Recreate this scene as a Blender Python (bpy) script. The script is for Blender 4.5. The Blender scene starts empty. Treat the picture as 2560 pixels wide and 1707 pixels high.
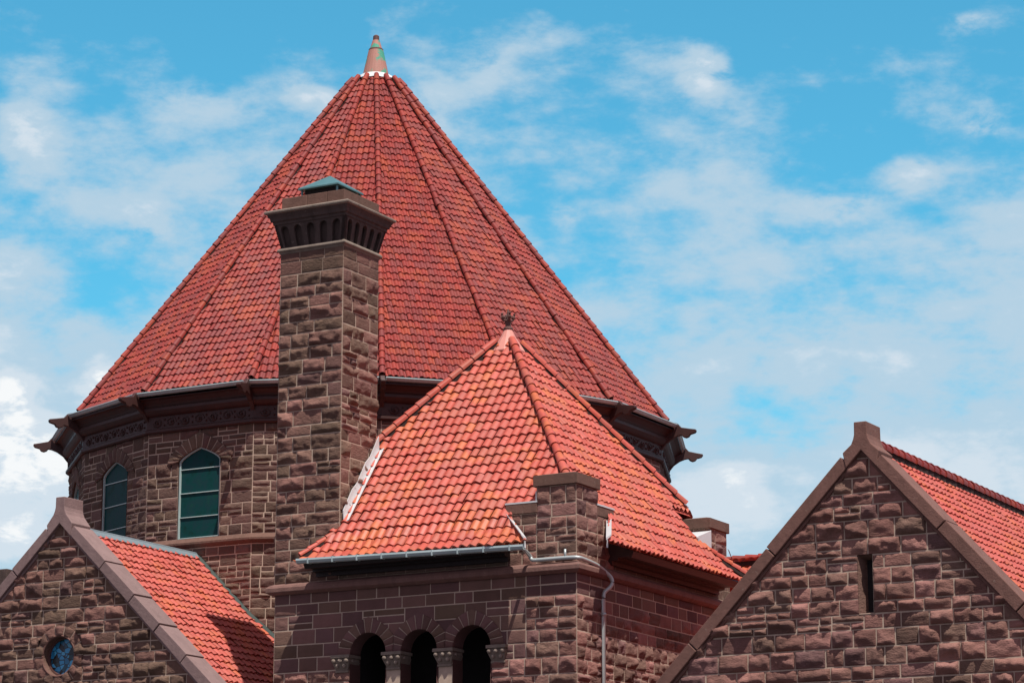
import bpy, bmesh, math, random
import numpy as np
from mathutils import Vector, Matrix

R = math.radians
sc = bpy.context.scene
COL = sc.collection

# ------------------------------------------------------------------ camera, sky, sun, exposure
cam_d = bpy.data.cameras.new("camera")
cam = bpy.data.objects.new("camera", cam_d)
COL.objects.link(cam)
cam.location = (0.0, 0.0, 1.6)
cam.rotation_euler = (R(90 + 13.0), 0.0, R(29.1))
cam_d.sensor_width = 36.0
cam_d.lens = 36.0 * 6897.0 / 2560.0
cam_d.clip_start = 0.5
cam_d.clip_end = 6000.0
sc.camera = cam

SUN_DIR = Vector((0.38, -0.30, 1.0)).normalized()      # towards the sun
SUN_EL = math.asin(SUN_DIR.z)
SUN_AZ = math.atan2(SUN_DIR.x, SUN_DIR.y)

world = bpy.data.worlds.new("World")
sc.world = world
world.use_nodes = True


def build_world():
    nt = world.node_tree
    nt.nodes.clear()
    N = nt.nodes.new
    L = nt.links.new
    out = N("ShaderNodeOutputWorld")
    bg = N("ShaderNodeBackground")
    bg.inputs["Strength"].default_value = 0.1
    L(bg.outputs[0], out.inputs[0])
    sky = N("ShaderNodeTexSky")
    sky.sky_type = "NISHITA"
    sky.sun_disc = False
    sky.sun_elevation = SUN_EL
    sky.sun_rotation = SUN_AZ
    sky.altitude = 50.0
    sky.air_density = 1.0
    sky.dust_density = 0.6
    sky.ozone_density = 2.0
    tc = N("ShaderNodeTexCoord")

    def math_(op, a, b=None, c=None, clamp=False):
        m = N("ShaderNodeMath")
        m.operation = op
        m.use_clamp = clamp
        for i, v in enumerate((a, b, c)):
            if v is None:
                continue
            if isinstance(v, (int, float)):
                m.inputs[i].default_value = v
            else:
                L(v, m.inputs[i])
        return m.outputs[0]

    sep = N("ShaderNodeSeparateXYZ")
    L(tc.outputs["Generated"], sep.inputs[0])
    # clouds live on a flattened dome of the world directions: the same clouds from any viewpoint
    mp = N("ShaderNodeMapping")
    mp.vector_type = "POINT"
    mp.inputs["Scale"].default_value = (1.0, 1.0, 2.1)
    L(tc.outputs["Generated"], mp.inputs[0])
    n1 = N("ShaderNodeTexNoise")
    n1.inputs["Scale"].default_value = 12.0
    n1.inputs["Detail"].default_value = 9.0
    n1.inputs["Roughness"].default_value = 0.58
    n1.inputs["Distortion"].default_value = 0.15
    L(mp.outputs[0], n1.inputs["Vector"])
    n2 = N("ShaderNodeTexNoise")
    n2.inputs["Scale"].default_value = 34.0
    n2.inputs["Detail"].default_value = 7.0
    n2.inputs["Roughness"].default_value = 0.62
    L(mp.outputs[0], n2.inputs["Vector"])
    dens = math_("ADD", math_("MULTIPLY", n1.outputs[0], 1.0), math_("MULTIPLY", n2.outputs[0], 0.62))
    dens = math_("SUBTRACT", dens, 0.325)

    def blob(az, el, sx, sy, amp):
        # a gaussian patch round a compass direction (degrees left of north, elevation)
        d = Vector((-math.sin(R(az)) * math.cos(R(el)), math.cos(R(az)) * math.cos(R(el)), math.sin(R(el))))
        t = Vector((math.cos(R(az)), math.sin(R(az)), 0))
        u = d.cross(t) * -1.0
        res = []
        for ax, s in ((t, sx), (u, sy)):
            dp = N("ShaderNodeVectorMath")
            dp.operation = "DOT_PRODUCT"
            L(tc.outputs["Generated"], dp.inputs[0])
            dp.inputs[1].default_value = ax
            q = math_("DIVIDE", dp.outputs["Value"], R(s))
            res.append(math_("MULTIPLY", q, q))
        e = math_("EXPONENT", math_("MULTIPLY", math_("ADD", res[0], res[1]), -1.0))
        return math_("MULTIPLY", e, amp)

    total = dens
    puffs = None
    for b in BLOBS:
        q = blob(*b)
        puffs = q if puffs is None else math_("ADD", puffs, q)
    # the patches are eaten into by the noise, so they have ragged edges and no round outline
    n3 = N("ShaderNodeTexNoise")
    n3.inputs["Scale"].default_value = 46.0
    n3.inputs["Detail"].default_value = 8.0
    n3.inputs["Roughness"].default_value = 0.6
    n3.inputs["Distortion"].default_value = 0.4
    L(mp.outputs[0], n3.inputs["Vector"])
    eat = math_("MULTIPLY", math_("SUBTRACT", n3.outputs[0], 0.26), 3.6)
    eat = math_("MINIMUM", math_("MAXIMUM", eat, 0.0), 1.35)
    total = math_("ADD", total, math_("MULTIPLY", math_("MULTIPLY", puffs, eat), 1.18))
    # cover: thin veil low in the sky, clearer overhead
    veil = math_("MULTIPLY", math_("SUBTRACT", 0.305, sep.outputs["Z"]), 2.3)
    veil = math_("MAXIMUM", math_("MINIMUM", veil, 0.30), -0.10)
    total = math_("ADD", total, veil)
    # 1: pale high veil; 2: white puffs with a firmer edge
    def srange(v, lo, hi, top):
        r_ = N("ShaderNodeMapRange")
        r_.interpolation_type = "SMOOTHSTEP"
        r_.inputs["From Min"].default_value = lo
        r_.inputs["From Max"].default_value = hi
        r_.inputs["To Max"].default_value = top
        L(v, r_.inputs[0])
        return r_.outputs[0]
    tint = N("ShaderNodeMix")
    tint.data_type = "RGBA"
    tint.blend_type = "MULTIPLY"
    tint.inputs[0].default_value = 1.0
    L(sky.outputs[0], tint.inputs[6])
    tint.inputs[7].default_value = SKY_TINT

    def over(fac, under, col):
        m_ = N("ShaderNodeMix")
        m_.data_type = "RGBA"
        L(fac, m_.inputs[0])
        L(under, m_.inputs[6])
        m_.inputs[7].default_value = col
        return m_.outputs[2]
    lay = over(srange(total, 0.42, 0.74, 0.92), tint.outputs[2], VEIL_COL)
    lay = over(srange(total, 0.74, 0.94, 0.72), lay, CLOUD_COL)
    lay = over(srange(total, 0.98, 1.14, 0.95), lay, (9.4, 9.6, 9.7, 1))
    mix = lay
    # unseen grey cloud added overhead and behind, to mute and tint the ambient light
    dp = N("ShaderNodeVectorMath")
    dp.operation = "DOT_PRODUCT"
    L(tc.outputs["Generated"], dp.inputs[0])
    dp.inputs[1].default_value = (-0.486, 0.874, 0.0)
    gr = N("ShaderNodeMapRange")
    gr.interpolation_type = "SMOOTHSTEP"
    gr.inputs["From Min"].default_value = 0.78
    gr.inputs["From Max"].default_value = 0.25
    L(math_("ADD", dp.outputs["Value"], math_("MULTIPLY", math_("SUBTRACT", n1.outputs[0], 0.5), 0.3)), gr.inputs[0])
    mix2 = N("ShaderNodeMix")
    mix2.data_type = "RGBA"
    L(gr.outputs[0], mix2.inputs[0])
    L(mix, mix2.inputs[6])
    mix2.inputs[7].default_value = GREY_AMBIENT
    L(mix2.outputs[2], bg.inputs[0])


SKY_TINT = (0.58, 1.70, 1.68, 1)
CLOUD_COL = (7.2, 7.9, 8.6, 1)
GREY_AMBIENT = (3.6, 3.25, 4.2, 1)
VEIL_COL = (4.9, 6.45, 7.7, 1)
# (degrees left of north, elevation, half width, half height, strength)
BLOBS = [
    (38.9, 10.6, 1.5, 0.75, 0.34), (37.7, 12.0, 0.55, 0.5, 0.34), (39.6, 11.7, 0.55, 0.5, 0.26), (39.5, 9.0, 1.2, 0.8, 0.2),
    (37.0, 15.4, 0.8, 0.5, 0.20), (39.5, 16.9, 0.7, 0.8, 0.24), (39.7, 14.2, 0.5, 0.6, 0.22), (33.4, 18.0, 0.6, 0.32, 0.28), (31.0, 17.7, 0.6, 0.6, 0.24),
    (29.6, 18.7, 0.5, 0.45, 0.22), (24.9, 18.5, 0.55, 0.55, 0.34), (22.1, 15.7, 0.9, 0.36, 0.22), (20.5, 16.2, 0.6, 0.4, 0.24),
    (19.0, 17.3, 0.5, 0.4, 0.24), (19.2, 19.3, 0.5, 0.3, 0.24), (28.0, 15.6, 0.4, 0.4, 0.2), (29.0, 15.0, 0.4, 0.4, 0.18),
    (22.5, 12.6, 2.6, 0.7, 0.12), (24.5, 10.2, 0.6, 0.3, 0.11), (24.0, 10.6, 0.4, 0.3, 0.08), (36.2, 18.0, 1.2, 0.5, 0.12), (35.5, 19.6, 3.0, 0.7, -0.10), (24.5, 19.8, 3.0, 0.5, -0.14),
]
build_world()

sun_d = bpy.data.lights.new("sun", "SUN")
sun_d.energy = 5.0
sun_d.angle = R(0.53)
sun_d.color = (1.0, 0.95, 0.88)
sun = bpy.data.objects.new("sun", sun_d)
COL.objects.link(sun)
sun.location = (20, -20, 60)
sun.rotation_euler = SUN_DIR.to_track_quat("Z", "Y").to_euler()

sc.view_settings.view_transform = "Standard"
sc.view_settings.look = "None"
sc.view_settings.exposure = 0.0
sc.view_settings.gamma = 1.0

# ------------------------------------------------------------------ materials


class Nodes:
    def __init__(self, name, rough=0.85):
        self.m = bpy.data.materials.new(name)
        self.m.use_nodes = True
        self.nt = self.m.node_tree
        self.b = self.nt.nodes["Principled BSDF"]
        self.b.inputs["Roughness"].default_value = rough

    def n(self, t, **kw):
        nd = self.nt.nodes.new(t)
        for k, v in kw.items():
            if k in nd.inputs:
                nd.inputs[k].default_value = v
            else:
                setattr(nd, k, v)
        return nd

    def l(self, a, b):
        self.nt.links.new(a, b)

    def noise(self, scale, detail=4, rough=0.55, vec=None, stretch=None):
        t = self.n("ShaderNodeTexNoise", Scale=scale, Detail=detail, Roughness=rough)
        if vec is None:
            vec = self.n("ShaderNodeTexCoord").outputs["Object"]
        if stretch:
            mp = self.n("ShaderNodeMapping")
            mp.inputs["Scale"].default_value = stretch
            self.l(vec, mp.inputs[0])
            vec = mp.outputs[0]
        self.l(vec, t.inputs["Vector"])
        return t.outputs[0]

    def ramp(self, fac, stops):
        r = self.n("ShaderNodeValToRGB")
        el = r.color_ramp.elements
        while len(el) < len(stops):
            el.new(0.5)
        for e, (p, c) in zip(el, stops):
            e.position = p
            e.color = (c[0], c[1], c[2], 1)
        self.l(fac, r.inputs[0])
        return r.outputs[0]

    def mix(self, fac, a, b, blend="MIX"):
        x = self.n("ShaderNodeMix", data_type="RGBA", blend_type=blend)
        for sock, v in ((x.inputs[0], fac), (x.inputs[6], a), (x.inputs[7], b)):
            if isinstance(v, (int, float)):
                sock.default_value = v
            elif isinstance(v, tuple):
                sock.default_value = (v[0], v[1], v[2], 1)
            else:
                self.l(v, sock)
        return x.outputs[2]

    def mth(self, op, a, b=0.0, clamp=False):
        x = self.n("ShaderNodeMath", operation=op, use_clamp=clamp)
        for i, v in enumerate((a, b)):
            if isinstance(v, (int, float)):
                x.inputs[i].default_value = v
            else:
                self.l(v, x.inputs[i])
        return x.outputs[0]

    def bump(self, h, strength=0.5, dist=0.01):
        x = self.n("ShaderNodeBump", Strength=strength, Distance=dist)
        self.l(h, x.inputs["Height"])
        self.l(x.outputs[0], self.b.inputs["Normal"])

    def color(self, c):
        if isinstance(c, tuple):
            self.b.inputs["Base Color"].default_value = (c[0], c[1], c[2], 1)
        else:
            self.l(c, self.b.inputs["Base Color"])

    def rand(self):
        uv = self.n("ShaderNodeUVMap")
        s = self.n("ShaderNodeSeparateXYZ")
        self.l(uv.outputs[0], s.inputs[0])
        return s.outputs[0], s.outputs[1]


def stone_mat(name, stops, mottled=0.35, grime=0.5, bump=0.8):
    k = Nodes(name, 0.92)
    r1, r2 = k.rand()
    base = k.ramp(r1, stops)
    n = k.noise(9, 6, 0.65)
    base = k.mix(k.mth("MULTIPLY", n, mottled), base, (0.30, 0.145, 0.115))
    n2 = k.noise(2.2, 5, 0.6, stretch=(1, 1, 0.5))
    g = k.ramp(n2, [(0.42, (0, 0, 0)), (0.72, (1, 1, 1))])
    base = k.mix(k.mth("MULTIPLY", g, grime), base, (0.075, 0.050, 0.036))
    v = k.mth("ADD", k.mth("MULTIPLY", r2, 0.5), 0.75)
    vv = k.n("ShaderNodeCombineColor")
    for i in range(3):
        k.l(v, vv.inputs[i])
    base = k.mix(1.0, base, vv.outputs[0], "MULTIPLY")
    k.color(base)
    h = k.mth("ADD", k.mth("MULTIPLY", k.noise(34, 6, 0.75, stretch=(1, 1, 1.7)), 0.8), k.mth("MULTIPLY", k.noise(11, 4, 0.65, stretch=(1, 1, 2.0)), 1.3))
    k.bump(h, bump, 0.028)
    k.b.inputs["Specular IOR Level"].default_value = 0.25
    return k.m


BROWN = [(0.0, (0.190, 0.120, 0.092)), (0.2, (0.245, 0.134, 0.110)), (0.45, (0.305, 0.142, 0.120)), (0.65, (0.265, 0.138, 0.112)),
         (0.82, (0.345, 0.166, 0.145)), (1.0, (0.175, 0.096, 0.098))]
OLIVE = [(0.0, (0.150, 0.104, 0.072)), (0.35, (0.195, 0.120, 0.090)), (0.6, (0.235, 0.124, 0.100)), (0.85, (0.275, 0.138, 0.115)), (1.0, (0.155, 0.090, 0.086))]
PURPLE = [(0.0, (0.125, 0.068, 0.070)), (0.4, (0.160, 0.082, 0.080)), (0.6, (0.150, 0.096, 0.068)), (0.85, (0.185, 0.094, 0.086)), (1.0, (0.13, 0.090, 0.060))]
DRUM = [(0.0, (0.120, 0.086, 0.060)), (0.35, (0.145, 0.086, 0.074)), (0.6, (0.150, 0.102, 0.072)), (0.85, (0.165, 0.090, 0.080)), (1.0, (0.110, 0.076, 0.060))]
M_ROCK = stone_mat("rock_faced_brownstone", BROWN)
M_OLIVE = stone_mat("weathered_brownstone", OLIVE)
M_DRUM = stone_mat("grey_brown_drum_stone", DRUM, 0.2, 0.35, 0.7)
M_PURPLE = stone_mat("shaded_dressed_brownstone", PURPLE, 0.25, 0.3, 0.3)  # dark purple tones carry the wall's shade under the eaves


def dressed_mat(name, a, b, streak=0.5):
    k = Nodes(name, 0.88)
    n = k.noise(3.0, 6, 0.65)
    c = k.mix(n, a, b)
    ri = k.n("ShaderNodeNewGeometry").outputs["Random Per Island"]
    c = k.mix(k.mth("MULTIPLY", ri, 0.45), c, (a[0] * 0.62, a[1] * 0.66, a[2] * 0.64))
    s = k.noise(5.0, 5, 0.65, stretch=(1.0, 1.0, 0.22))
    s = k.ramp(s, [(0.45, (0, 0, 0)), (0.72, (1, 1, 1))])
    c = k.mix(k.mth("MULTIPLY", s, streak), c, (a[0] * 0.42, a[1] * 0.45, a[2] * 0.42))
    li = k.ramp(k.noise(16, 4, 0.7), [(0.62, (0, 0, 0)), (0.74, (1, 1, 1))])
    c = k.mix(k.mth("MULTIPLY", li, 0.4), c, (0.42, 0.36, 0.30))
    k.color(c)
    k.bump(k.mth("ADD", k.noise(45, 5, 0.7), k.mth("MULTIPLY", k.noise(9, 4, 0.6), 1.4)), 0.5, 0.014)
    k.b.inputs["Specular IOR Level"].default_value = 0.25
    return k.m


M_CAP = dressed_mat("cut_brownstone", (0.17, 0.095, 0.072), (0.23, 0.125, 0.10))
M_COPE = dressed_mat("pink_coping_stone", (0.25, 0.165, 0.162), (0.34, 0.228, 0.215), 0.3)
M_COPE2 = dressed_mat("brown_coping_stone", (0.19, 0.095, 0.077), (0.25, 0.13, 0.108), 0.35)
M_STRING = dressed_mat("string_course_stone", (0.20, 0.105, 0.09), (0.28, 0.155, 0.13), 0.4)
M_DARKCAP = dressed_mat("dark_cut_stone", (0.085, 0.062, 0.056), (0.15, 0.10, 0.09), 0.6)
M_LIP = dressed_mat("pale_lip_stone", (0.26, 0.2, 0.165), (0.36, 0.29, 0.24), 0.5)


def mortar_mat():
    k = Nodes("cream_mortar", 0.95)
    k.color(k.mix(k.noise(6, 4), (0.36, 0.26, 0.20), (0.64, 0.50, 0.39)))
    k.bump(k.noise(60, 3), 0.4, 0.004)
    return k.m


M_MORTAR = mortar_mat()


def plain_wall_mat():
    k = Nodes("coursed_brownstone", 0.92)
    br = k.n("ShaderNodeTexBrick", Scale=1.0)
    br.inputs["Brick Width"].default_value = 0.42
    br.inputs["Row Height"].default_value = 0.2
    br.inputs["Mortar Size"].default_value = 0.008
    br.inputs["Color1"].default_value = (0.19, 0.11, 0.09, 1)
    br.inputs["Color2"].default_value = (0.13, 0.09, 0.065, 1)
    br.inputs["Mortar"].default_value = (0.36, 0.27, 0.2, 1)
    co = k.n("ShaderNodeTexCoord")
    sp = k.n("ShaderNodeSeparateXYZ")
    k.l(co.outputs["Object"], sp.inputs[0])
    cb = k.n("ShaderNodeCombineXYZ")
    k.l(k.mth("ADD", sp.outputs[0], sp.outputs[1]), cb.inputs[0])
    k.l(sp.outputs[2], cb.inputs[1])
    k.l(cb.outputs[0], br.inputs["Vector"])
    k.color(k.mix(k.mth("MULTIPLY", k.noise(7, 5), 0.5), br.outputs[0], (0.1, 0.075, 0.05)))
    h = k.mth("ADD", k.mth("MULTIPLY", br.outputs["Fac"], -0.6), k.noise(9, 6, 0.65))
    k.bump(h, 0.9, 0.06)
    return k.m


M_PLAIN = plain_wall_mat()


def tile_mat(name, stops, orange, dark, cluster=0.5, gloss=0.45, dull=(0.3, 0.08, 0.07), dirt=0.5):
    k = Nodes(name, gloss)
    r1, r2 = k.rand()
    big = k.noise(0.9, 3, 0.6)
    f = k.mth("ADD", k.mth("MULTIPLY", r1, 0.38), k.mth("MULTIPLY", big, 0.66))
    c = k.ramp(f, stops)
    # batches of more orange tiles laid in patches
    pn = k.noise(1.7, 2, 0.5)
    pf = k.ramp(k.mth("ADD", pn, k.mth("MULTIPLY", r2, 0.16)), [(0.56, (0, 0, 0)), (0.66, (1, 1, 1))])
    c = k.mix(k.mth("MULTIPLY", pf, cluster), c, orange)
    # single odd tiles, duller and browner
    od = k.ramp(k.mth("ADD", r2, k.mth("MULTIPLY", k.noise(0.7, 2, 0.5), 0.5)), [(0.80, (0, 0, 0)), (0.98, (1, 1, 1))])
    c = k.mix(k.mth("MULTIPLY", od, 0.75), c, dull)
    st = k.noise(9, 6, 0.75)
    sf = k.ramp(st, [(0.46, (0, 0, 0)), (0.74, (1, 1, 1))])
    c = k.mix(k.mth("MULTIPLY", sf, dirt), c, dark)
    k.color(c)
    k.bump(k.noise(70, 3), 0.15, 0.004)
    k.b.inputs["Specular IOR Level"].default_value = 0.3
    return k.m


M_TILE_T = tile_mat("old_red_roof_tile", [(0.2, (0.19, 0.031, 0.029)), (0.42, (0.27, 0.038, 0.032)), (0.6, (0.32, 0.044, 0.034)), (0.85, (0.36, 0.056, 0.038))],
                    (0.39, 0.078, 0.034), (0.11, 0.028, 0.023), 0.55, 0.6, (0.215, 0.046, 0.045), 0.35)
M_TILE_P = tile_mat("bright_red_roof_tile", [(0.2, (0.42, 0.074, 0.050)), (0.42, (0.50, 0.092, 0.062)), (0.65, (0.55, 0.114, 0.084)), (0.85, (0.58, 0.138, 0.100))],
                    (0.56, 0.150, 0.060), (0.22, 0.050, 0.036), 0.9, 0.46, (0.43, 0.108, 0.085), 0.45)
M_TILE_W = tile_mat("pink_red_roof_tile", [(0.2, (0.45, 0.084, 0.062)), (0.5, (0.52, 0.108, 0.082)), (0.8, (0.56, 0.13, 0.102))],
                    (0.54, 0.142, 0.06), (0.25, 0.055, 0.044), 0.75, 0.48, (0.45, 0.11, 0.09), 0.45)


def metal_mat(name, a, b, rough=0.45, metallic=0.6, scale=4.0):
    k = Nodes(name, rough)
    k.b.inputs["Metallic"].default_value = metallic
    k.color(k.mix(k.noise(scale, 4, 0.6), a, b))
    k.bump(k.noise(20, 3), 0.1, 0.004)
    return k.m


M_GUTTER = metal_mat("aged_galvanised_gutter", (0.30, 0.41, 0.42), (0.62, 0.72, 0.73), 0.4, 0.15, 2.5)
M_RIDGE = metal_mat("blue_grey_ridge_metal", (0.22, 0.30, 0.34), (0.36, 0.44, 0.48), 0.45, 0.3)
M_COPPER = metal_mat("verdigris_copper", (0.07, 0.19, 0.18), (0.18, 0.34, 0.35), 0.4, 0.4, 6)
M_LEAD = metal_mat("pale_lead_flashing", (0.58, 0.6, 0.62), (0.75, 0.75, 0.74), 0.55, 0.15)
M_DARKLEAD = metal_mat("dark_green_flashing", (0.012, 0.03, 0.024), (0.03, 0.05, 0.042), 0.7, 0.0)
M_FRAME = metal_mat("pale_green_window_frame", (0.36, 0.52, 0.50), (0.56, 0.68, 0.66), 0.45, 0.0)


def plain(name, c, rough=0.7, var=0.25, scale=6):
    k = Nodes(name, rough)
    k.color(k.mix(k.noise(scale, 4), tuple(x * (1 - var) for x in c), tuple(min(1, x * (1 + var)) for x in c)))
    k.bump(k.noise(30, 3), 0.2, 0.004)
    return k.m


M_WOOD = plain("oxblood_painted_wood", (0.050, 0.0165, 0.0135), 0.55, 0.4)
M_HIP_SHADE = plain("hip_gap_shade", (0.030, 0.017, 0.015), 0.95, 0.4)
M_SHADEWOOD = plain("shaded_eaves_wood", (0.016, 0.008, 0.008), 0.6, 0.35)
M_WOOD2 = plain("worn_red_painted_wood", (0.2, 0.075, 0.045), 0.6, 0.3)
M_INSIDE = plain("interior_shade_black", (0.018, 0.016, 0.016), 0.95)  # near black stands for the shade inside openings
M_PIPE = metal_mat("grey_painted_pipe", (0.42, 0.47, 0.47), (0.55, 0.6, 0.6), 0.4, 0.3)


def finial_mat():
    k = Nodes("terracotta_with_verdigris", 0.7)
    n = k.noise(3.2, 3, 0.5)
    f = k.ramp(n, [(0.51, (0, 0, 0)), (0.57, (1, 1, 1))])
    c = k.mix(k.noise(9, 4), (0.40, 0.20, 0.15), (0.47, 0.22, 0.18))
    k.color(k.mix(f, c, (0.07, 0.36, 0.24)))
    return k.m


M_FINIAL = finial_mat()
M_RUST = plain("rusty_iron", (0.13, 0.06, 0.05), 0.7)
M_CAPTILE = plain("pale_pink_terracotta", (0.66, 0.27, 0.22), 0.6, 0.1)


def glass_mat():
    k = Nodes("teal_protective_glazing", 0.25)
    n = k.noise(3.0, 4, 0.6)
    c = k.ramp(n, [(0.3, (0.010, 0.035, 0.028)), (0.45, (0.008, 0.062, 0.060)), (0.56, (0.014, 0.055, 0.062)), (0.7, (0.012, 0.075, 0.055))])
    k.color(c)
    k.b.inputs["Specular IOR Level"].default_value = 0.06
    k.bump(k.noise(1.2, 2), 0.25, 0.02)
    return k.m


M_GLASS = glass_mat()


def stained_mat():
    k = Nodes("blue_stained_glass", 0.18)
    v = k.n("ShaderNodeTexVoronoi", Scale=9.0)
    k.l(k.n("ShaderNodeTexCoord").outputs["Object"], v.inputs["Vector"])
    v2 = k.n("ShaderNodeTexVoronoi", Scale=9.0, feature="DISTANCE_TO_EDGE")
    k.l(k.n("ShaderNodeTexCoord").outputs["Object"], v2.inputs["Vector"])
    s = k.n("ShaderNodeSeparateColor")
    k.l(v.outputs["Color"], s.inputs[0])
    c = k.ramp(s.outputs[0], [(0.0, (0.01, 0.012, 0.015)), (0.25, (0.015, 0.07, 0.09)), (0.38, (0.03, 0.28, 0.55)), (0.6, (0.06, 0.42, 0.75)), (0.86, (0.1, 0.5, 0.8)), (1.0, (0.03, 0.25, 0.14))])
    e = k.ramp(v2.outputs["Distance"], [(0.03, (0, 0, 0)), (0.07, (1, 1, 1))])
    k.color(k.mix(e, (0.01, 0.01, 0.012), c))
    return k.m


M_STAINED = stained_mat()


def ground_mat():
    k = Nodes("dark_asphalt", 0.95)
    k.color(k.ramp(k.noise(0.6, 6, 0.65), [(0.3, (0.032, 0.034, 0.036)), (0.55, (0.045, 0.046, 0.05)), (0.75, (0.06, 0.06, 0.062))]))
    k.bump(k.noise(8, 5), 0.6, 0.05)
    return k.m


M_GROUND = ground_mat()

# ------------------------------------------------------------------ object helpers


def thing(name, label, cat, loc, group=None):
    o = bpy.data.objects.new(name, None)
    o.empty_display_size = 0.5
    COL.objects.link(o)
    o.location = loc
    o["label"] = label
    o["category"] = cat
    if group:
        o["group"] = group
    return o


def wpos(o):
    return Vector(o.location) if o.parent is None else wpos(o.parent) + Vector(o.location)


def link(name, me, parent=None, label=None, smooth=False):
    """A mesh given in world coordinates, linked with its origin at its own centre."""
    n = len(me.vertices)
    co = np.empty(n * 3, np.float32)
    me.vertices.foreach_get("co", co)
    co = co.reshape(-1, 3)
    c = (co.min(0) + co.max(0)) / 2
    c[2] = co[:, 2].min()
    co -= c
    me.vertices.foreach_set("co", co.ravel())
    if smooth:
        me.polygons.foreach_set("use_smooth", [True] * len(me.polygons))
    me.update()
    o = bpy.data.objects.new(name, me)
    COL.objects.link(o)
    c = Vector([float(x) for x in c])
    if parent is not None:
        o.parent = parent
        o.location = c - wpos(parent)
    else:
        o.location = c
    if label:
        o["label"] = label
    return o


def mesh_np(name, verts, faces, mats, midx=None, uv=None):
    me = bpy.data.meshes.new(name)
    verts = np.asarray(verts, np.float32)
    faces = np.asarray(faces, np.int32)
    me.vertices.add(len(verts))
    me.vertices.foreach_set("co", verts.ravel())
    nf, k = faces.shape
    me.loops.add(nf * k)
    me.polygons.add(nf)
    me.loops.foreach_set("vertex_index", faces.ravel())
    me.polygons.foreach_set("loop_start", np.arange(nf, dtype=np.int32) * k)
    me.polygons.foreach_set("loop_total", np.full(nf, k, np.int32))
    for m in mats:
        me.materials.append(m)
    if midx is not None:
        me.polygons.foreach_set("material_index", np.asarray(midx, np.int32))
    if uv is not None:
        l = me.uv_layers.new(name="rand")
        l.data.foreach_set("uv", np.repeat(np.asarray(uv, np.float32), k, axis=0).ravel())
    me.validate()
    me.update(calc_edges=True)
    return me


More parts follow.
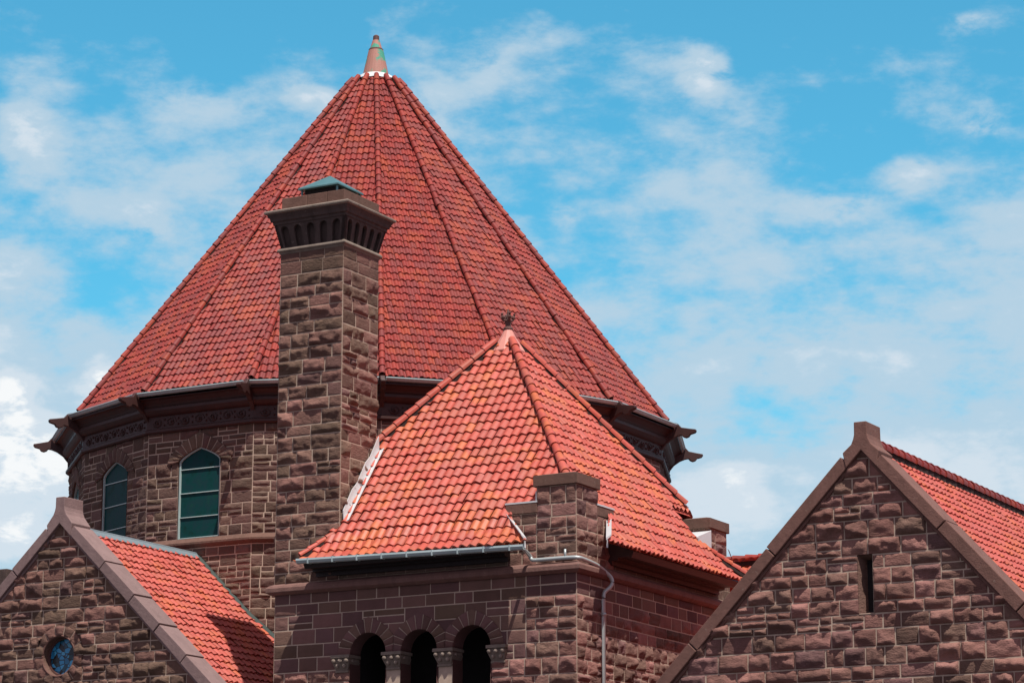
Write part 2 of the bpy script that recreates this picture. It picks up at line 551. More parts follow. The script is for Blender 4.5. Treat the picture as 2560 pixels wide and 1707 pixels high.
class MB:
    """Collects simple solids into one mesh."""

    def __init__(self):
        self.v = []
        self.f = []
        self.mi = []

    def add(self, vs, fs, mi=0):
        b = len(self.v)
        self.v += [tuple(p) for p in vs]
        self.f += [[b + i for i in f] for f in fs]
        self.mi += [mi] * len(fs)

    def box(self, x0, x1, y0, y1, z0, z1, mi=0):
        vs = [(x0, y0, z0), (x1, y0, z0), (x1, y1, z0), (x0, y1, z0), (x0, y0, z1), (x1, y0, z1), (x1, y1, z1), (x0, y1, z1)]
        self.add(vs, [(0, 3, 2, 1), (4, 5, 6, 7), (0, 1, 5, 4), (1, 2, 6, 5), (2, 3, 7, 6), (3, 0, 4, 7)], mi)

    def hexa(self, bot, top, mi=0):
        self.add(list(bot) + list(top), [(3, 2, 1, 0), (4, 5, 6, 7), (0, 1, 5, 4), (1, 2, 6, 5), (2, 3, 7, 6), (3, 0, 4, 7)], mi)

    def prism(self, poly, ext, mi=0):
        """poly: list of 3D points, ext: extrusion vector"""
        n = len(poly)
        e = Vector(ext)
        vs = [Vector(p) for p in poly] + [Vector(p) + e for p in poly]
        fs = [tuple(range(n - 1, -1, -1)), tuple(range(n, 2 * n))]
        fs += [(i, (i + 1) % n, n + (i + 1) % n, n + i) for i in range(n)]
        self.add(vs, fs, mi)

    def lathe(self, prof, c, seg=16, mi=0, rot=0.0):
        """prof: (radius, z) rings; c: axis x,y"""
        vs, fs = [], []
        for r, z in prof:
            for i in range(seg):
                a = rot + 2 * math.pi * i / seg
                vs.append((c[0] + r * math.sin(a), c[1] - r * math.cos(a), z))
        for j in range(len(prof) - 1):
            for i in range(seg):
                k = (i + 1) % seg
                fs.append((j * seg + i, j * seg + k, (j + 1) * seg + k, (j + 1) * seg + i))
        fs.append(tuple(range(seg - 1, -1, -1)))
        fs.append(tuple((len(prof) - 1) * seg + i for i in range(seg)))
        self.add(vs, fs, mi)

    def tube(self, pts, r, seg=8, mi=0):
        pts = [Vector(p) for p in pts]
        vs, fs = [], []
        up = Vector((0, 0, 1))
        for i, p in enumerate(pts):
            d = (pts[min(i + 1, len(pts) - 1)] - pts[max(i - 1, 0)]).normalized()
            s = d.cross(up)
            if s.length < 1e-3:
                s = d.cross(Vector((0, 1, 0)))
            s.normalize()
            t = s.cross(d)
            for k in range(seg):
                a = 2 * math.pi * k / seg
                vs.append(p + (s * math.cos(a) + t * math.sin(a)) * r)
        for j in range(len(pts) - 1):
            for k in range(seg):
                q = (k + 1) % seg
                fs.append((j * seg + k, j * seg + q, (j + 1) * seg + q, (j + 1) * seg + k))
        fs.append(tuple(range(seg - 1, -1, -1)))
        fs.append(tuple((len(pts) - 1) * seg + k for k in range(seg)))
        self.add(vs, fs, mi)

    def ball(self, c, r, sx=1, sy=1, sz=1, mi=0, seg=8, rings=6):
        vs, fs = [], []
        for j in range(rings + 1):
            th = math.pi * j / rings
            for i in range(seg):
                a = 2 * math.pi * i / seg
                vs.append((c[0] + r * sx * math.sin(th) * math.cos(a), c[1] + r * sy * math.sin(th) * math.sin(a), c[2] + r * sz * math.cos(th)))
        for j in range(rings):
            for i in range(seg):
                k = (i + 1) % seg
                fs.append(((j + 1) * seg + i, (j + 1) * seg + k, j * seg + k, j * seg + i))
        self.add(vs, fs, mi)

    def build(self, name, mats, parent=None, bevel=0.0, smooth=False, label=None):
        me = bpy.data.meshes.new(name)
        me.from_pydata(self.v, [], self.f)
        if not isinstance(mats, (list, tuple)):
            mats = [mats]
        for m in mats:
            me.materials.append(m)
        me.polygons.foreach_set("material_index", self.mi)
        bm = bmesh.new()
        bm.from_mesh(me)
        bmesh.ops.remove_doubles(bm, verts=bm.verts, dist=1e-5)
        bmesh.ops.recalc_face_normals(bm, faces=bm.faces)
        bm.to_mesh(me)
        bm.free()
        o = link(name, me, parent, label, smooth)
        if bevel:
            b = o.modifiers.new("edges", "BEVEL")
            b.width = bevel
            b.segments = 2
            b.limit_method = "ANGLE"
            b.angle_limit = R(35)
        return o


# ------------------------------------------------------------------ noise for chiselled stone
_rs = np.random.RandomState(7)
_perm = _rs.permutation(256)
_perm = np.concatenate([_perm, _perm, _perm])
_val = _rs.uniform(-1, 1, 256)


def vnoise(x, y, z=0.0):
    x = np.asarray(x, float)
    y = np.asarray(y, float)
    xi = np.floor(x).astype(int)
    yi = np.floor(y).astype(int)
    xf = x - xi
    yf = y - yi
    xf = xf * xf * (3 - 2 * xf)
    yf = yf * yf * (3 - 2 * yf)
    zi = int(z) & 255

    def h(a, b):
        return _val[_perm[_perm[(a & 255) + zi] + (b & 255)]]
    a = h(xi, yi) * (1 - xf) + h(xi + 1, yi) * xf
    b = h(xi, yi + 1) * (1 - xf) + h(xi + 1, yi + 1) * xf
    return a * (1 - yf) + b * yf


def ashlar(u0, u1, v0, v1, rng, h=(0.14, 0.25), l=(0.24, 0.55), split=0.3):
    """random coursed ashlar: list of stones (ua, ub, va, vb)"""
    out = []

    def run(a, b, c, d, lm):
        u = a
        first = True
        while u < b - 1e-6:
            w = rng.uniform(*lm)
            if first:
                w *= rng.uniform(0.5, 1.0)
                first = False
            if b - u - w < lm[0] * 0.6:
                w = b - u
            out.append((u, min(u + w, b), c, d))
            u += w
    v = v0
    while v < v1 - 1e-6:
        hh = rng.uniform(*h)
        if v1 - v - hh < h[0] * 0.75:
            hh = v1 - v
            if hh > h[1] * 1.25:
                hh *= 0.5
        u = u0
        while u < u1 - 1e-6:
            w = rng.uniform(*l)
            if u == u0:
                w *= rng.uniform(0.5, 1.0)
            if u1 - u - w < l[0] * 0.6:
                w = u1 - u
            if hh > h[0] * 1.15 and rng.random() < split:
                w2 = min(max(w, l[0] * 1.3) * rng.uniform(1.0, 1.7), u1 - u)
                if u1 - u - w2 < l[0] * 0.6:
                    w2 = u1 - u
                s = rng.uniform(0.42, 0.58)
                run(u, u + w2, v, v + hh * s, l)
                run(u, u + w2, v + hh * s, v + hh, l)
                u += w2
            else:
                out.append((u, u + w, v, v + hh))
                u += w
        v += hh
    return out


class StoneWall:
    def __init__(self):
        self.V, self.F, self.UV, self.MI = [], [], [], []
        self.n = 0

    def _add(self, P, F, uv, mi):
        self.V.append(P)
        self.F.append(F + self.n)
        self.UV.append(np.tile(np.array(uv, np.float32), (len(F), 1)))
        self.MI.append(np.full(len(F), mi, np.int32))
        self.n += len(P)

    def patch(self, fu, fv, W, mapf, uv, mi, keep=None, su=None, sv=None):
        """fu,fv,W: 2D arrays of wall coordinates and relief"""
        ny, nx = fu.shape
        P = mapf(fu.ravel(), fv.ravel(), W.ravel())
        idx = np.arange(nx * ny).reshape(ny, nx)
        F = np.stack([idx[:-1, :-1], idx[:-1, 1:], idx[1:, 1:], idx[1:, :-1]], -1).reshape(-1, 4)
        if keep is not None:
            cu = (fu[:-1, :-1] + fu[1:, 1:] + fu[:-1, 1:] + fu[1:, :-1]).ravel() / 4
            cv = (fv[:-1, :-1] + fv[1:, 1:] + fv[:-1, 1:] + fv[1:, :-1]).ravel() / 4
            F = F[keep(cu, cv)]
        if len(F):
            self._add(P, F, uv, mi)

    def stone(self, rect, mapf, amp, rng, keep=None, rake=None, gap=0.0095, res=0.032, mi=0, proud=0.0, smoothf=1.0, uvr=None):
        a, b, c, d = rect
        if rake is not None and c > max(rake(np.array([a])), rake(np.array([b])), rake(np.array([(a + b) / 2])))[0]:
            return
        a += gap * rng.uniform(0.7, 1.5)
        b -= gap * rng.uniform(0.7, 1.5)
        c += gap * rng.uniform(0.7, 1.5)
        d -= gap * rng.uniform(0.7, 1.5)
        w, hgt = b - a, d - c
        if w < 0.02 or hgt < 0.02:
            return
        nx = max(4, int(w / res) + 1)
        ny = max(4, int(hgt / res) + 1)
        e = 0.012

        def ts(n, L):
            t = np.linspace(0, 1, n + 1)
            t = np.concatenate([[0, min(e / L, 0.2)], t[1:-1] * (1 - 0.0), [1 - min(e / L, 0.2), 1]])
            return np.sort(t)
        tu = ts(nx, w)
        tv = ts(ny, hgt)
        U, Vv = np.meshgrid(a + tu * w, c + tv * hgt)
        # wander the edges a little so the joints are not ruler straight
        sd = rng.randrange(1000) * 3.1
        edge = np.minimum(np.minimum(U - a, b - U), np.minimum(Vv - c, d - Vv))
        bulge = np.clip(edge / 0.05, 0, 1) ** 0.55
        z = rng.randrange(250)
        n1 = vnoise(U * 7 + sd, Vv * 9 + sd, z)
        n2 = vnoise(U * 16 + sd, Vv * 20 + sd, z + 1)
        n3 = vnoise(U * 34 + sd, Vv * 40 + sd, z + 2)
        ridge = 1 - 2 * np.abs(vnoise(U * 5 + Vv * 3 + sd, Vv * 10 + sd + 40, z + 3))
        # broken face: the lowest of several tilted planes, so that facets meet in crisp edges
        X = (U - (a + b) / 2)
        Y = (Vv - (c + d) / 2)
        wob = 0.10 * n1 + 0.05 * n2
        rel = np.full_like(U, 9.0)
        for q in range(rng.choice((3, 4, 4, 5))):
            gu = rng.uniform(-0.9, 0.9) * 2.0 / max(w, 0.2)
            gv = rng.uniform(-1.1, 1.0) * 2.0 / max(hgt, 0.12)
            if q == 0:
                gv = -rng.uniform(0.5, 1.1) * 2.0 / max(hgt, 0.12)      # leans back towards the top
            if q == 1:
                gv = rng.uniform(0.9, 1.8) * 2.0 / max(hgt, 0.12)       # undercut below
                gu *= 0.4
            off = rng.uniform(0.55, 1.1)
            pu, pv = rng.uniform(-0.3, 0.3) * w, rng.uniform(-0.25, 0.25) * hgt
            rel = np.minimum(rel, off + gu * 0.55 * (X - pu) + gv * 0.55 * (Y - pv))
        rel = np.maximum(rel, 0.12) + wob + 0.30 * n1 + 0.17 * n2 + 0.10 * n3 + 0.12 * ridge
        W = proud + amp * bulge * np.clip(rel, 0.02, 1.5) + 0.004 * np.clip(edge / 0.006, 0, 1)
        if rake is not None:
            Vv = np.minimum(Vv, rake(U))
            if keep is None:
                keep = lambda u, v: v < rake(u) - 1e-4
            else:
                k0 = keep
                keep = lambda u, v: (v < rake(u) - 1e-4) & k0(u, v)
        self.patch(U, Vv, W, mapf, uvr or (rng.random(), rng.random()), mi, keep)

    def stones(self, rects, mapf, amp, rng, **kw):
        for r in rects:
            big = rng.random()
            f = 0.4 + 1.05 * big
            if rng.random() < 0.09:
                f = 0.12                      # a few blocks were dressed flat
            self.stone(r, mapf, amp * f, rng, **kw)

    def mortar(self, u0, u1, v0, v1, mapf, mi, keep=None, rake=None, cell=0.06, w=-0.001):
        nx = max(1, int((u1 - u0) / cell))
        ny = max(1, int((v1 - v0) / cell))
        if keep is None and rake is None:
            nx = ny = 1
        U, Vv = np.meshgrid(np.linspace(u0, u1, nx + 1), np.linspace(v0, v1, ny + 1))
        kp = keep
        if rake is not None:
            Vv = np.minimum(Vv, rake(U))
            kp = (lambda u, v: v < rake(u) - 1e-4) if keep is None else (lambda u, v: (v < rake(u) - 1e-4) & keep(u, v))
        self.patch(U, Vv, np.full_like(U, w), mapf, (0.5, 0.5), mi, kp)

    def voussoirs(self, fin, fout, n, mapf, rng, proud=0.02, amp=0.012, mi=0, gapt=0.017, closed=False):
        """fin/fout: functions t->(u,v) of intrados and extrados; n blocks"""
        for i in range(n):
            t0, t1 = i / n, (i + 1) / n
            g = gapt / n * 2.2
            t = np.linspace(t0 + g, t1 - g, 5)
            s = np.array([0, 0.06, 0.3, 0.5, 0.7, 0.94, 1.0])
            iu, iv = fin(t)
            ou, ov = fout(t)
            U = iu[None, :] + (ou - iu)[None, :] * s[:, None]
            Vv = iv[None, :] + (ov - iv)[None, :] * s[:, None]
            sd = rng.randrange(1000) * 1.7
            nn = vnoise(U * 12 + sd, Vv * 12 + sd, rng.randrange(250))
            eb = np.ones_like(U)
            eb[0, :] = eb[-1, :] = 0
            eb[:, 0] = eb[:, -1] = 0
            W = proud + eb * amp * np.maximum(0.3, 1 + nn * 0.9 + rng.uniform(-0.4, 0.8))
            self.patch(U[::1], Vv, W, mapf, (rng.random(), rng.random()), mi)
            # returns at the edges so blocks have depth
            ring = [(U[0], Vv[0], W[0]), (U[-1], Vv[-1], W[-1])]
            for (a, b, c) in ring:
                uu = np.stack([a, a])
                vv = np.stack([b, b])
                ww = np.stack([c, np.full_like(c, -0.03)])
                self.patch(uu, vv, ww, mapf, (0.5, 0.4), mi)
        # mortar bed under the ring
        t = np.linspace(0, 1, n * 3 + 1)
        iu, iv = fin(t)
        ou, ov = fout(t)
        U = np.stack([iu, ou])
        Vv = np.stack([iv, ov])
        self.patch(U, Vv, np.full_like(U, proud - 0.006), mapf, (0.5, 0.5), len(self.mats) - 1)

    def reveal(self, pu, pv, depth, mapf, mi, w0=0.0):
        """inner faces of an opening along the path"""
        pu = np.asarray(pu, float)
        pv = np.asarray(pv, float)
        U = np.stack([pu, pu])
        Vv = np.stack([pv, pv])
        W = np.stack([np.full_like(pu, w0), np.full_like(pu, -depth)])
        self.patch(U, Vv, W, mapf, (0.4, 0.4), mi)

    mats = (None, None)

    def build(self, name, mats, parent, label=None):
        me = mesh_np(name, np.concatenate(self.V), np.concatenate(self.F), mats, np.concatenate(self.MI), np.concatenate(self.UV))
        return link(name, me, parent, label)


def plane_map(o, U, Nn):
    o = np.array(o, float)
    U = np.array(U, float)
    Nn = np.array(Nn, float)
    Z = np.array([0, 0, 1.0])

    def f(u, v, w):
        return o + u[:, None] * U + v[:, None] * Z + w[:, None] * Nn
    return f


# ------------------------------------------------------------------ roof tiles


def tiles(mapf, u0, u1, s0, s1, pitch, expo, amp, rng, relief=0.036, jit=0.008):
    """rows of S-shaped pan tiles over the (u, s) rectangle, returned as arrays"""
    nc = int(math.ceil((u1 - u0) / pitch))
    nr = int(math.ceil((s1 - s0) / expo))
    x = np.linspace(0, 1, 8)
    prof = amp * (0.5 + 0.5 * np.cos(2 * np.pi * (x - 0.36))) ** 0.85
    J, I = np.meshgrid(np.arange(nr), np.arange(nc), indexing="ij")
    J = J.ravel()
    I = I.ravel()
    n = len(J)
    rs = np.random.RandomState(rng.randrange(10 ** 6))
    js = rs.normal(0, jit, n)
    jh = rs.normal(0, 0.0032, n)
    ju = rs.normal(0, 0.004, n)
    jr = rs.normal(0, 0.010, n)
    slip = rs.random(n) < 0.007
    js[slip] -= 0.05
    U = u0 + (I[:, None] + x[None, :]) * pitch + ju[:, None]
    sl = s0 + J * expo - 0.03 + js
    sh = s0 + (J + 1) * expo + 0.0
    V, F, UV = [], [], []

    def layer(s, h):
        S = np.repeat(s[:, None], 8, 1)
        return mapf(U.ravel(), S.ravel(), h.ravel()).reshape(n, 8, 3)
    pr = prof[None, :] + jh[:, None] + jr[:, None] * (x[None, :] - 0.5)
    A = layer(sl, pr + relief)
    B = layer(sh, pr * 0.96)
    C = layer(sl, pr * 0.9 + relief - 0.027)
    A2 = A.copy()
    V = np.stack([A, B, C, A2], 1).reshape(-1, 3)
    base = np.arange(n)[:, None] * 32
    k = np.arange(7)[None, :]
    f1 = np.stack([base + k, base + k + 1, base + 8 + k + 1, base + 8 + k], -1)
    f2 = np.stack([base + 16 + k, base + 16 + k + 1, base + 24 + k + 1, base + 24 + k], -1)
    F = np.concatenate([f1, f2], 1).reshape(-1, 4)
    r = rs.random((n, 2))
    UV = np.repeat(r, 14, 0)
    # bed under the tiles
    us = np.array([u0, u1, u1, u0])
    m = max(2, nr // 3)
    ss = np.linspace(s0, s1, m + 1)
    bv = []
    for s in ss:
        bv.append(mapf(np.array([u0, u1]), np.array([s, s]), np.array([-0.012, -0.012])))
    bv = np.concatenate(bv)
    b0 = len(V)
    bf = np.array([[b0 + 2 * i, b0 + 2 * i + 1, b0 + 2 * i + 3, b0 + 2 * i + 2] for i in range(m)])
    V = np.concatenate([V, bv])
    F = np.concatenate([F, bf])
    UV = np.concatenate([UV, np.tile([[0.1, 0.1]], (m, 1))])
    return V, F, UV


def tile_mesh(parts, mat, cuts=(), delete=None):
    """parts: list of (V, F, UV, clip planes)"""
    big = None
    acc = bmesh.new()
    for V, F, UV, planes in parts:
        me = mesh_np("t", V, F, [mat], None, UV)
        me.polygons.foreach_set("use_smooth", [True] * len(me.polygons))
        bm = bmesh.new()
        bm.from_mesh(me)
        for co, no in planes:
            bmesh.ops.bisect_plane(bm, geom=list(bm.verts) + list(bm.edges) + list(bm.faces), dist=1e-5, plane_co=co, plane_no=no, clear_outer=True)
        for co, no in cuts:
            bmesh.ops.bisect_plane(bm, geom=list(bm.verts) + list(bm.edges) + list(bm.faces), dist=1e-5, plane_co=co, plane_no=no)
        if delete:
            dead = [f for f in bm.faces if delete(f.calc_center_median())]
            bmesh.ops.delete(bm, geom=dead, context="FACES")
        bm.to_mesh(me)
        bm.free()
        acc.from_mesh(me)
        bpy.data.meshes.remove(me)
    me = bpy.data.meshes.new("tiles")
    me.materials.append(mat)
    acc.to_mesh(me)
    acc.free()
    return me


def hip_tiles(a, b, up, r, length, rng, lift=0.85):
    """a row of overlapping half-round cover tiles from a (low) to b (high)"""
    a = Vector(a)
    b = Vector(b)
    d = (b - a)
    L = d.length
    d.normalize()
    s = d.cross(Vector(up)).normalized()
    t = s.cross(d).normalized()
    n = max(1, int(round(L / length)))
    V, F, UV = [], [], []
    seg = 9
    for i in range(n):
        p0 = a + d * (L * i / n - 0.025 + rng.gauss(0, 0.004))
        p1 = a + d * (L * (i + 1) / n + 0.01)
        b0 = len(V)
        ang = [R(-112 + 224 * k / (seg - 1)) for k in range(seg)]
        wob = rng.gauss(0, 0.004)
        for (p, rr, dh) in ((p0, r * 1.17, 0.012), (p1, r * 0.96, 0.0), (p0, r * 1.17 - 0.018, 0.012), (p0, r * 1.17, 0.012)):
            for q in ang:
                V.append(p + s * (math.sin(q) * rr + wob) + t * (math.cos(q) * rr + r * lift + dh))
        for k in range(seg - 1):
            F.append((b0 + k, b0 + k + 1, b0 + seg + k + 1, b0 + seg + k))
            F.append((b0 + 2 * seg + k, b0 + 2 * seg + k + 1, b0 + 3 * seg + k + 1, b0 + 3 * seg + k))
        u = (rng.random(), rng.random())
        UV += [u] * (2 * (seg - 1))
    return V, F, UV


def hip(name, a, b, up, r, length, rng, mat, parent, lift=0.85):
    V, F, UV = hip_tiles(a, b, up, r, length, rng, lift)
    n = len(F)
    # dark strips painting in the shade of the gap under the rolls
    a, b = Vector(a), Vector(b)
    d = (b - a).normalized()
    s = d.cross(Vector(up)).normalized()
    t = s.cross(d).normalized()
    for q in (-1, 1):
        k = len(V)
        o = s * (q * r * 0.78)
        V += [a + o - t * 0.04, b + o - t * 0.04, b + o + t * (r * lift), a + o + t * (r * lift)]
        F.append((k, k + 1, k + 2, k + 3))
        UV.append((0.5, 0.5))
    me = mesh_np(name, np.array([tuple(v) for v in V]), F, [mat, M_HIP_SHADE], [0] * n + [1] * 2, UV)
    return link(name, me, parent, None, True)


def flat_map(o, U, S, Nn):
    o, U, S, Nn = (np.array(q, float) for q in (o, U, S, Nn))

    def f(u, s, h):
        return o + u[:, None] * U + s[:, None] * S + h[:, None] * Nn
    return f


# ================================================================== GROUND
g = MB()
g.add([(-4000, -4000, 0), (4000, -4000, 0), (4000, 4000, 0), (-4000, 4000, 0)], [(0, 1, 2, 3)])
go = g.build("ground", M_GROUND)
go["kind"] = "structure"

# ================================================================== ROUND TOWER
TC = np.array([-33.45, 53.39])
AP = 6.77
T16 = math.tan(R(11.25))


def face_axes(k):
    a = R(k)
    return np.array([math.sin(a), -math.cos(a), 0.0]), np.array([math.cos(a), math.sin(a), 0.0])


def face_map(k, ap=AP):
    n, t = face_axes(k)
    return plane_map((TC[0] + n[0] * ap, TC[1] + n[1] * ap, 0), t, n)


tower = thing("church_tower", "sixteen-sided brownstone tower under the tallest red tiled cone roof with a tapering tip", "tower", (TC[0], TC[1], 0))
rng = random.Random(11)
FACES = [22.5 * i for i in range(16)]          # outward angle of every face, from south towards east
SEEN = [f for f in FACES if (f <= 135 or f >= 292)]   # 292.5 ... 135: the half towards the street
WIN = [315.0, 337.5, 0.0, 22.5]

SP, SILL = 12.20, 10.56
WH = 0.53


def w_in(t):
    x = -np.cos(np.pi * t)
    return WH * x, SP + 0.12 * np.sqrt(np.maximum(0, 1 - x * x)) + 0.165 * (1 - np.abs(x))


def w_out(t):
    x = -np.cos(np.pi * t)
    return 0.82 * x, SP - 0.06 + 0.40 * np.sqrt(np.maximum(0, 1 - x * x)) + 0.26 * (1 - np.abs(x))


def w_keep(u, v):
    x = np.clip(u / 0.79, -1, 1)
    out = SP - 0.09 + 0.40 * np.sqrt(np.maximum(0, 1 - x * x)) + 0.26 * (1 - np.abs(x))
    return ~((np.abs(u) < 0.79) & (v > SP - 0.08) & (v < out))


wall = StoneWall()
wall.mats = (M_PURPLE, M_MORTAR)
hw = AP * T16
for f in SEEN:
    mp = face_map(f)
    kw = dict(h=(0.17, 0.27), l=(0.26, 0.52), split=0.35)
    if f in WIN:
        lowr = ashlar(-hw, hw, 7.4, SILL, rng, **kw)
        wall.stones(lowr, mp, 0.034, rng)
        for (a, b) in ((-hw, -WH - 0.01), (WH + 0.01, hw)):
            wall.stones(ashlar(a, b, SILL, SP, rng, **kw), mp, 0.034, rng)
        wall.stones(ashlar(-hw, hw, SP, 12.9, rng, **kw), mp, 0.030, rng, keep=w_keep, res=0.03)
        wall.voussoirs(w_in, w_out, 13, mp, rng, 0.034, 0.010, gapt=0.026)

        def mk(u, v):
            return w_keep(u, v) & ~((np.abs(u) < WH + 0.02) & (v > SILL) & (v < SP))
        wall.mortar(-hw, hw, 7.4, 12.9, mp, 1, keep=mk, cell=0.05)
        t = np.linspace(0, 1, 17)
        iu, iv = w_in(t)
        wall.reveal(np.concatenate([[-WH, -WH], iu, [WH, WH, -WH]]), np.concatenate([[SILL, SP], iv, [SP, SILL, SILL]]), 0.13, mp, 0, 0.012)
    else:
        wall.stones(ashlar(-hw, hw, 7.4, 12.9, rng, **kw), mp, 0.034, rng)
        wall.mortar(-hw, hw, 7.4, 12.9, mp, 1)
wall.build("wall", [M_DRUM, M_MORTAR], tower)

core = MB()
core.lathe([((AP - 0.2) / math.cos(R(11.25)), 0.0), ((AP - 0.2) / math.cos(R(11.25)), 13.6)], TC, 16, 0, R(11.25))
n16 = 1 / math.cos(R(11.25))
for f in FACES:
    n, t = face_axes(f)
    z1 = 12.9 if f not in SEEN else 7.4
    c = np.array([TC[0], TC[1], 0]) + n * (AP - 0.003)
    p = [c - t * hw, c + t * hw]
    core.add([(p[0][0], p[0][1], 0), (p[1][0], p[1][1], 0), (p[1][0], p[1][1], z1), (p[0][0], p[0][1], z1)], [(0, 1, 2, 3)])
core.build("lower_wall", M_PLAIN, tower)


def ring(name, prof, mat, parent, bevel=0.0):
    m = MB()
    vs, fs = [], []
    n = len(prof)
    for (ap, z) in prof:
        for i in range(16):
            a = R(11.25 + 22.5 * i)
            r = ap * n16
            vs.append((TC[0] + r * math.sin(a), TC[1] - r * math.cos(a), z))
    for j in range(n):
        jj = (j + 1) % n
        for i in range(16):
            k = (i + 1) % 16
            fs.append((j * 16 + i, j * 16 + k, jj * 16 + k, jj * 16 + i))
    m.add(vs, fs)
    return m


sill = ring("sill_band", [(6.70, 10.36), (6.80, 10.36), (6.86, 10.40), (6.88, 10.42), (6.88, 10.46), (6.79, 10.555), (6.70, 10.555)], M_STRING, tower)
sill.build("sill_band", M_CAP, tower)
cor = ring("cornice", [(6.60, 12.86), (6.84, 12.86), (6.87, 12.89), (6.87, 12.94), (6.83, 12.965), (6.83, 13.22), (6.88, 13.24),
                       (6.92, 13.27), (6.97, 13.33), (6.97, 13.39), (6.94, 13.41), (6.97, 13.47), (7.04, 13.54), (7.13, 13.57), (7.13, 13.62), (6.60, 13.66)], M_WOOD, tower)
# carved scrolls of the frieze
for f in SEEN:
    n, t = face_axes(f)
    nvec, tvec = Vector(n), Vector(t)
    for i in range(7):
        u = (i - 3) * 0.36
        c = Vector((TC[0], TC[1], 13.09)) + nvec * 6.835 + tvec * u
        pts = []
        for q in range(11):
            a = q / 10 * 2 * math.pi * 1.35 + (0 if i % 2 else math.pi)
            rr = 0.105 - 0.07 * q / 10
            pts.append(c + tvec * (math.cos(a) * rr * 1.25) + Vector((0, 0, math.sin(a) * rr)))
        cor.tube(pts, 0.016, 5)
        cor.ball(c, 0.03, seg=6, rings=4)
        cc = c + tvec * 0.18
        cor.ball(cc + Vector((0, 0, 0.06)), 0.026, seg=6, rings=4)
        cor.ball(cc - Vector((0, 0, 0.06)), 0.026, seg=6, rings=4)
cor.build("cornice", M_WOOD, tower)

# roof
RZ0, RR0 = 13.80, 6.98
APEX_Z = 23.15
slope = (APEX_Z - 13.9) / 6.9            # along the hips
ap0 = RR0 / n16
zz0 = APEX_Z - RR0 * slope
L = math.hypot(ap0, APEX_Z - zz0)
parts = []
for f in FACES:
    n, t = face_axes(f)
    S = np.array([-n[0] * ap0, -n[1] * ap0, APEX_Z - zz0]) / L
    Nn = np.cross(t, S)
    o = np.array([TC[0] + n[0] * ap0, TC[1] + n[1] * ap0, zz0])
    mpf = flat_map(o, t, S, Nn)
    w = ap0 * T16
    V, F, UV = tiles(mpf, -w - 0.02, w + 0.02, 0.0, L * 0.955, 0.1352, 0.2265, 0.038, rng, relief=0.030)
    ap_ = Vector((TC[0], TC[1], APEX_Z))
    pl = []
    for sgn in (-1, 1):
        a = R(f + sgn * 11.25)
        tang = Vector((math.cos(a), math.sin(a), 0)) * sgn
        pl.append((ap_, tang))
    pl.append((Vector((0, 0, 22.42)), Vector((0, 0, 1))))
    parts.append((V, F, UV, pl))
roof = link("roof", tile_mesh(parts, M_TILE_T), tower)
for f in FACES:
    a = R(f + 11.25)
    r0, r1 = RR0 + 0.02, 0.53
    lo = Vector((TC[0] + r0 * math.sin(a), TC[1] - r0 * math.cos(a), APEX_Z - r0 * slope + 0.0))
    hi = Vector((TC[0] + r1 * math.sin(a), TC[1] - r1 * math.cos(a), APEX_Z - r1 * slope + 0.0))
    hip("hip_ridge", lo, hi, (math.sin(a) * 0.8, -math.cos(a) * 0.8, 0.6), 0.060, 0.235, rng, M_TILE_T, tower, 1.3)

# gutters between the corner brackets, each with its own brackets
GP = [(0, 0), (0.014, -0.008), (0.014, -0.024), (0.0, -0.03), (-0.03, -0.066), (-0.075, -0.080), (-0.12, -0.066), (-0.135, 0.02), (-0.12, 0.02), (-0.108, -0.055), (-0.075, -0.068),
      (-0.04, -0.055), (-0.016, -0.025), (-0.016, 0)]
GAP = 7.345 / n16
for f in SEEN:
    n, t = face_axes(f)
    m = MB()
    vs = []
    for sgn in (-1, 1):
        for d, z in GP:
            ap_ = GAP + d
            p = np.array([TC[0], TC[1], 13.70 + z]) + n * ap_ + t * (sgn * (ap_ * T16 - 0.075))
            vs.append(tuple(p))
    k = len(GP)
    fs = [tuple(range(k)), tuple(range(2 * k - 1, k - 1, -1))] + [(i, k + i, k + (i + 1) % k, (i + 1) % k) for i in range(k)]
    m.add(vs, fs)
    # the board the gutter rests on
    for u0, u1, apn, dz0, dz1 in ((-1.36, 1.36, 7.13, -0.14, -0.085),):
        c = np.array([TC[0], TC[1], 13.70]) + n * apn
        q = [c + t * u0 - n * 0.1, c + t * u1 - n * 0.1, c + t * u1, c + t * u0]
        m.hexa([(p[0], p[1], p[2] + dz0) for p in q], [(p[0], p[1], p[2] + dz1) for p in q], 1)
    m.build("gutter", [M_GUTTER, M_WOOD], tower)
BR = [(6.80, 12.80), (6.88, 12.98), (6.97, 13.14), (7.08, 13.28), (7.22, 13.38), (7.34, 13.43), (7.42, 13.445), (7.455, 13.40), (7.52, 13.375), (7.59, 13.40), (7.62, 13.45), (7.73, 13.48),
      (7.76, 13.515), (7.75, 13.56), (7.60, 13.585), (7.42, 13.62), (7.33, 13.72), (7.2, 13.75), (6.8, 13.75)]
for f in SEEN:
    a = R(f + 11.25)
    rd = Vector((math.sin(a), -math.cos(a), 0))
    td = Vector((math.cos(a), math.sin(a), 0))
    m = MB()
    m.prism([Vector((TC[0], TC[1], z)) + rd * r - td * 0.05 for r, z in BR], td * 0.10)
    m.build("eaves_bracket", M_WOOD2 if False else M_WOOD, tower, 0.012)

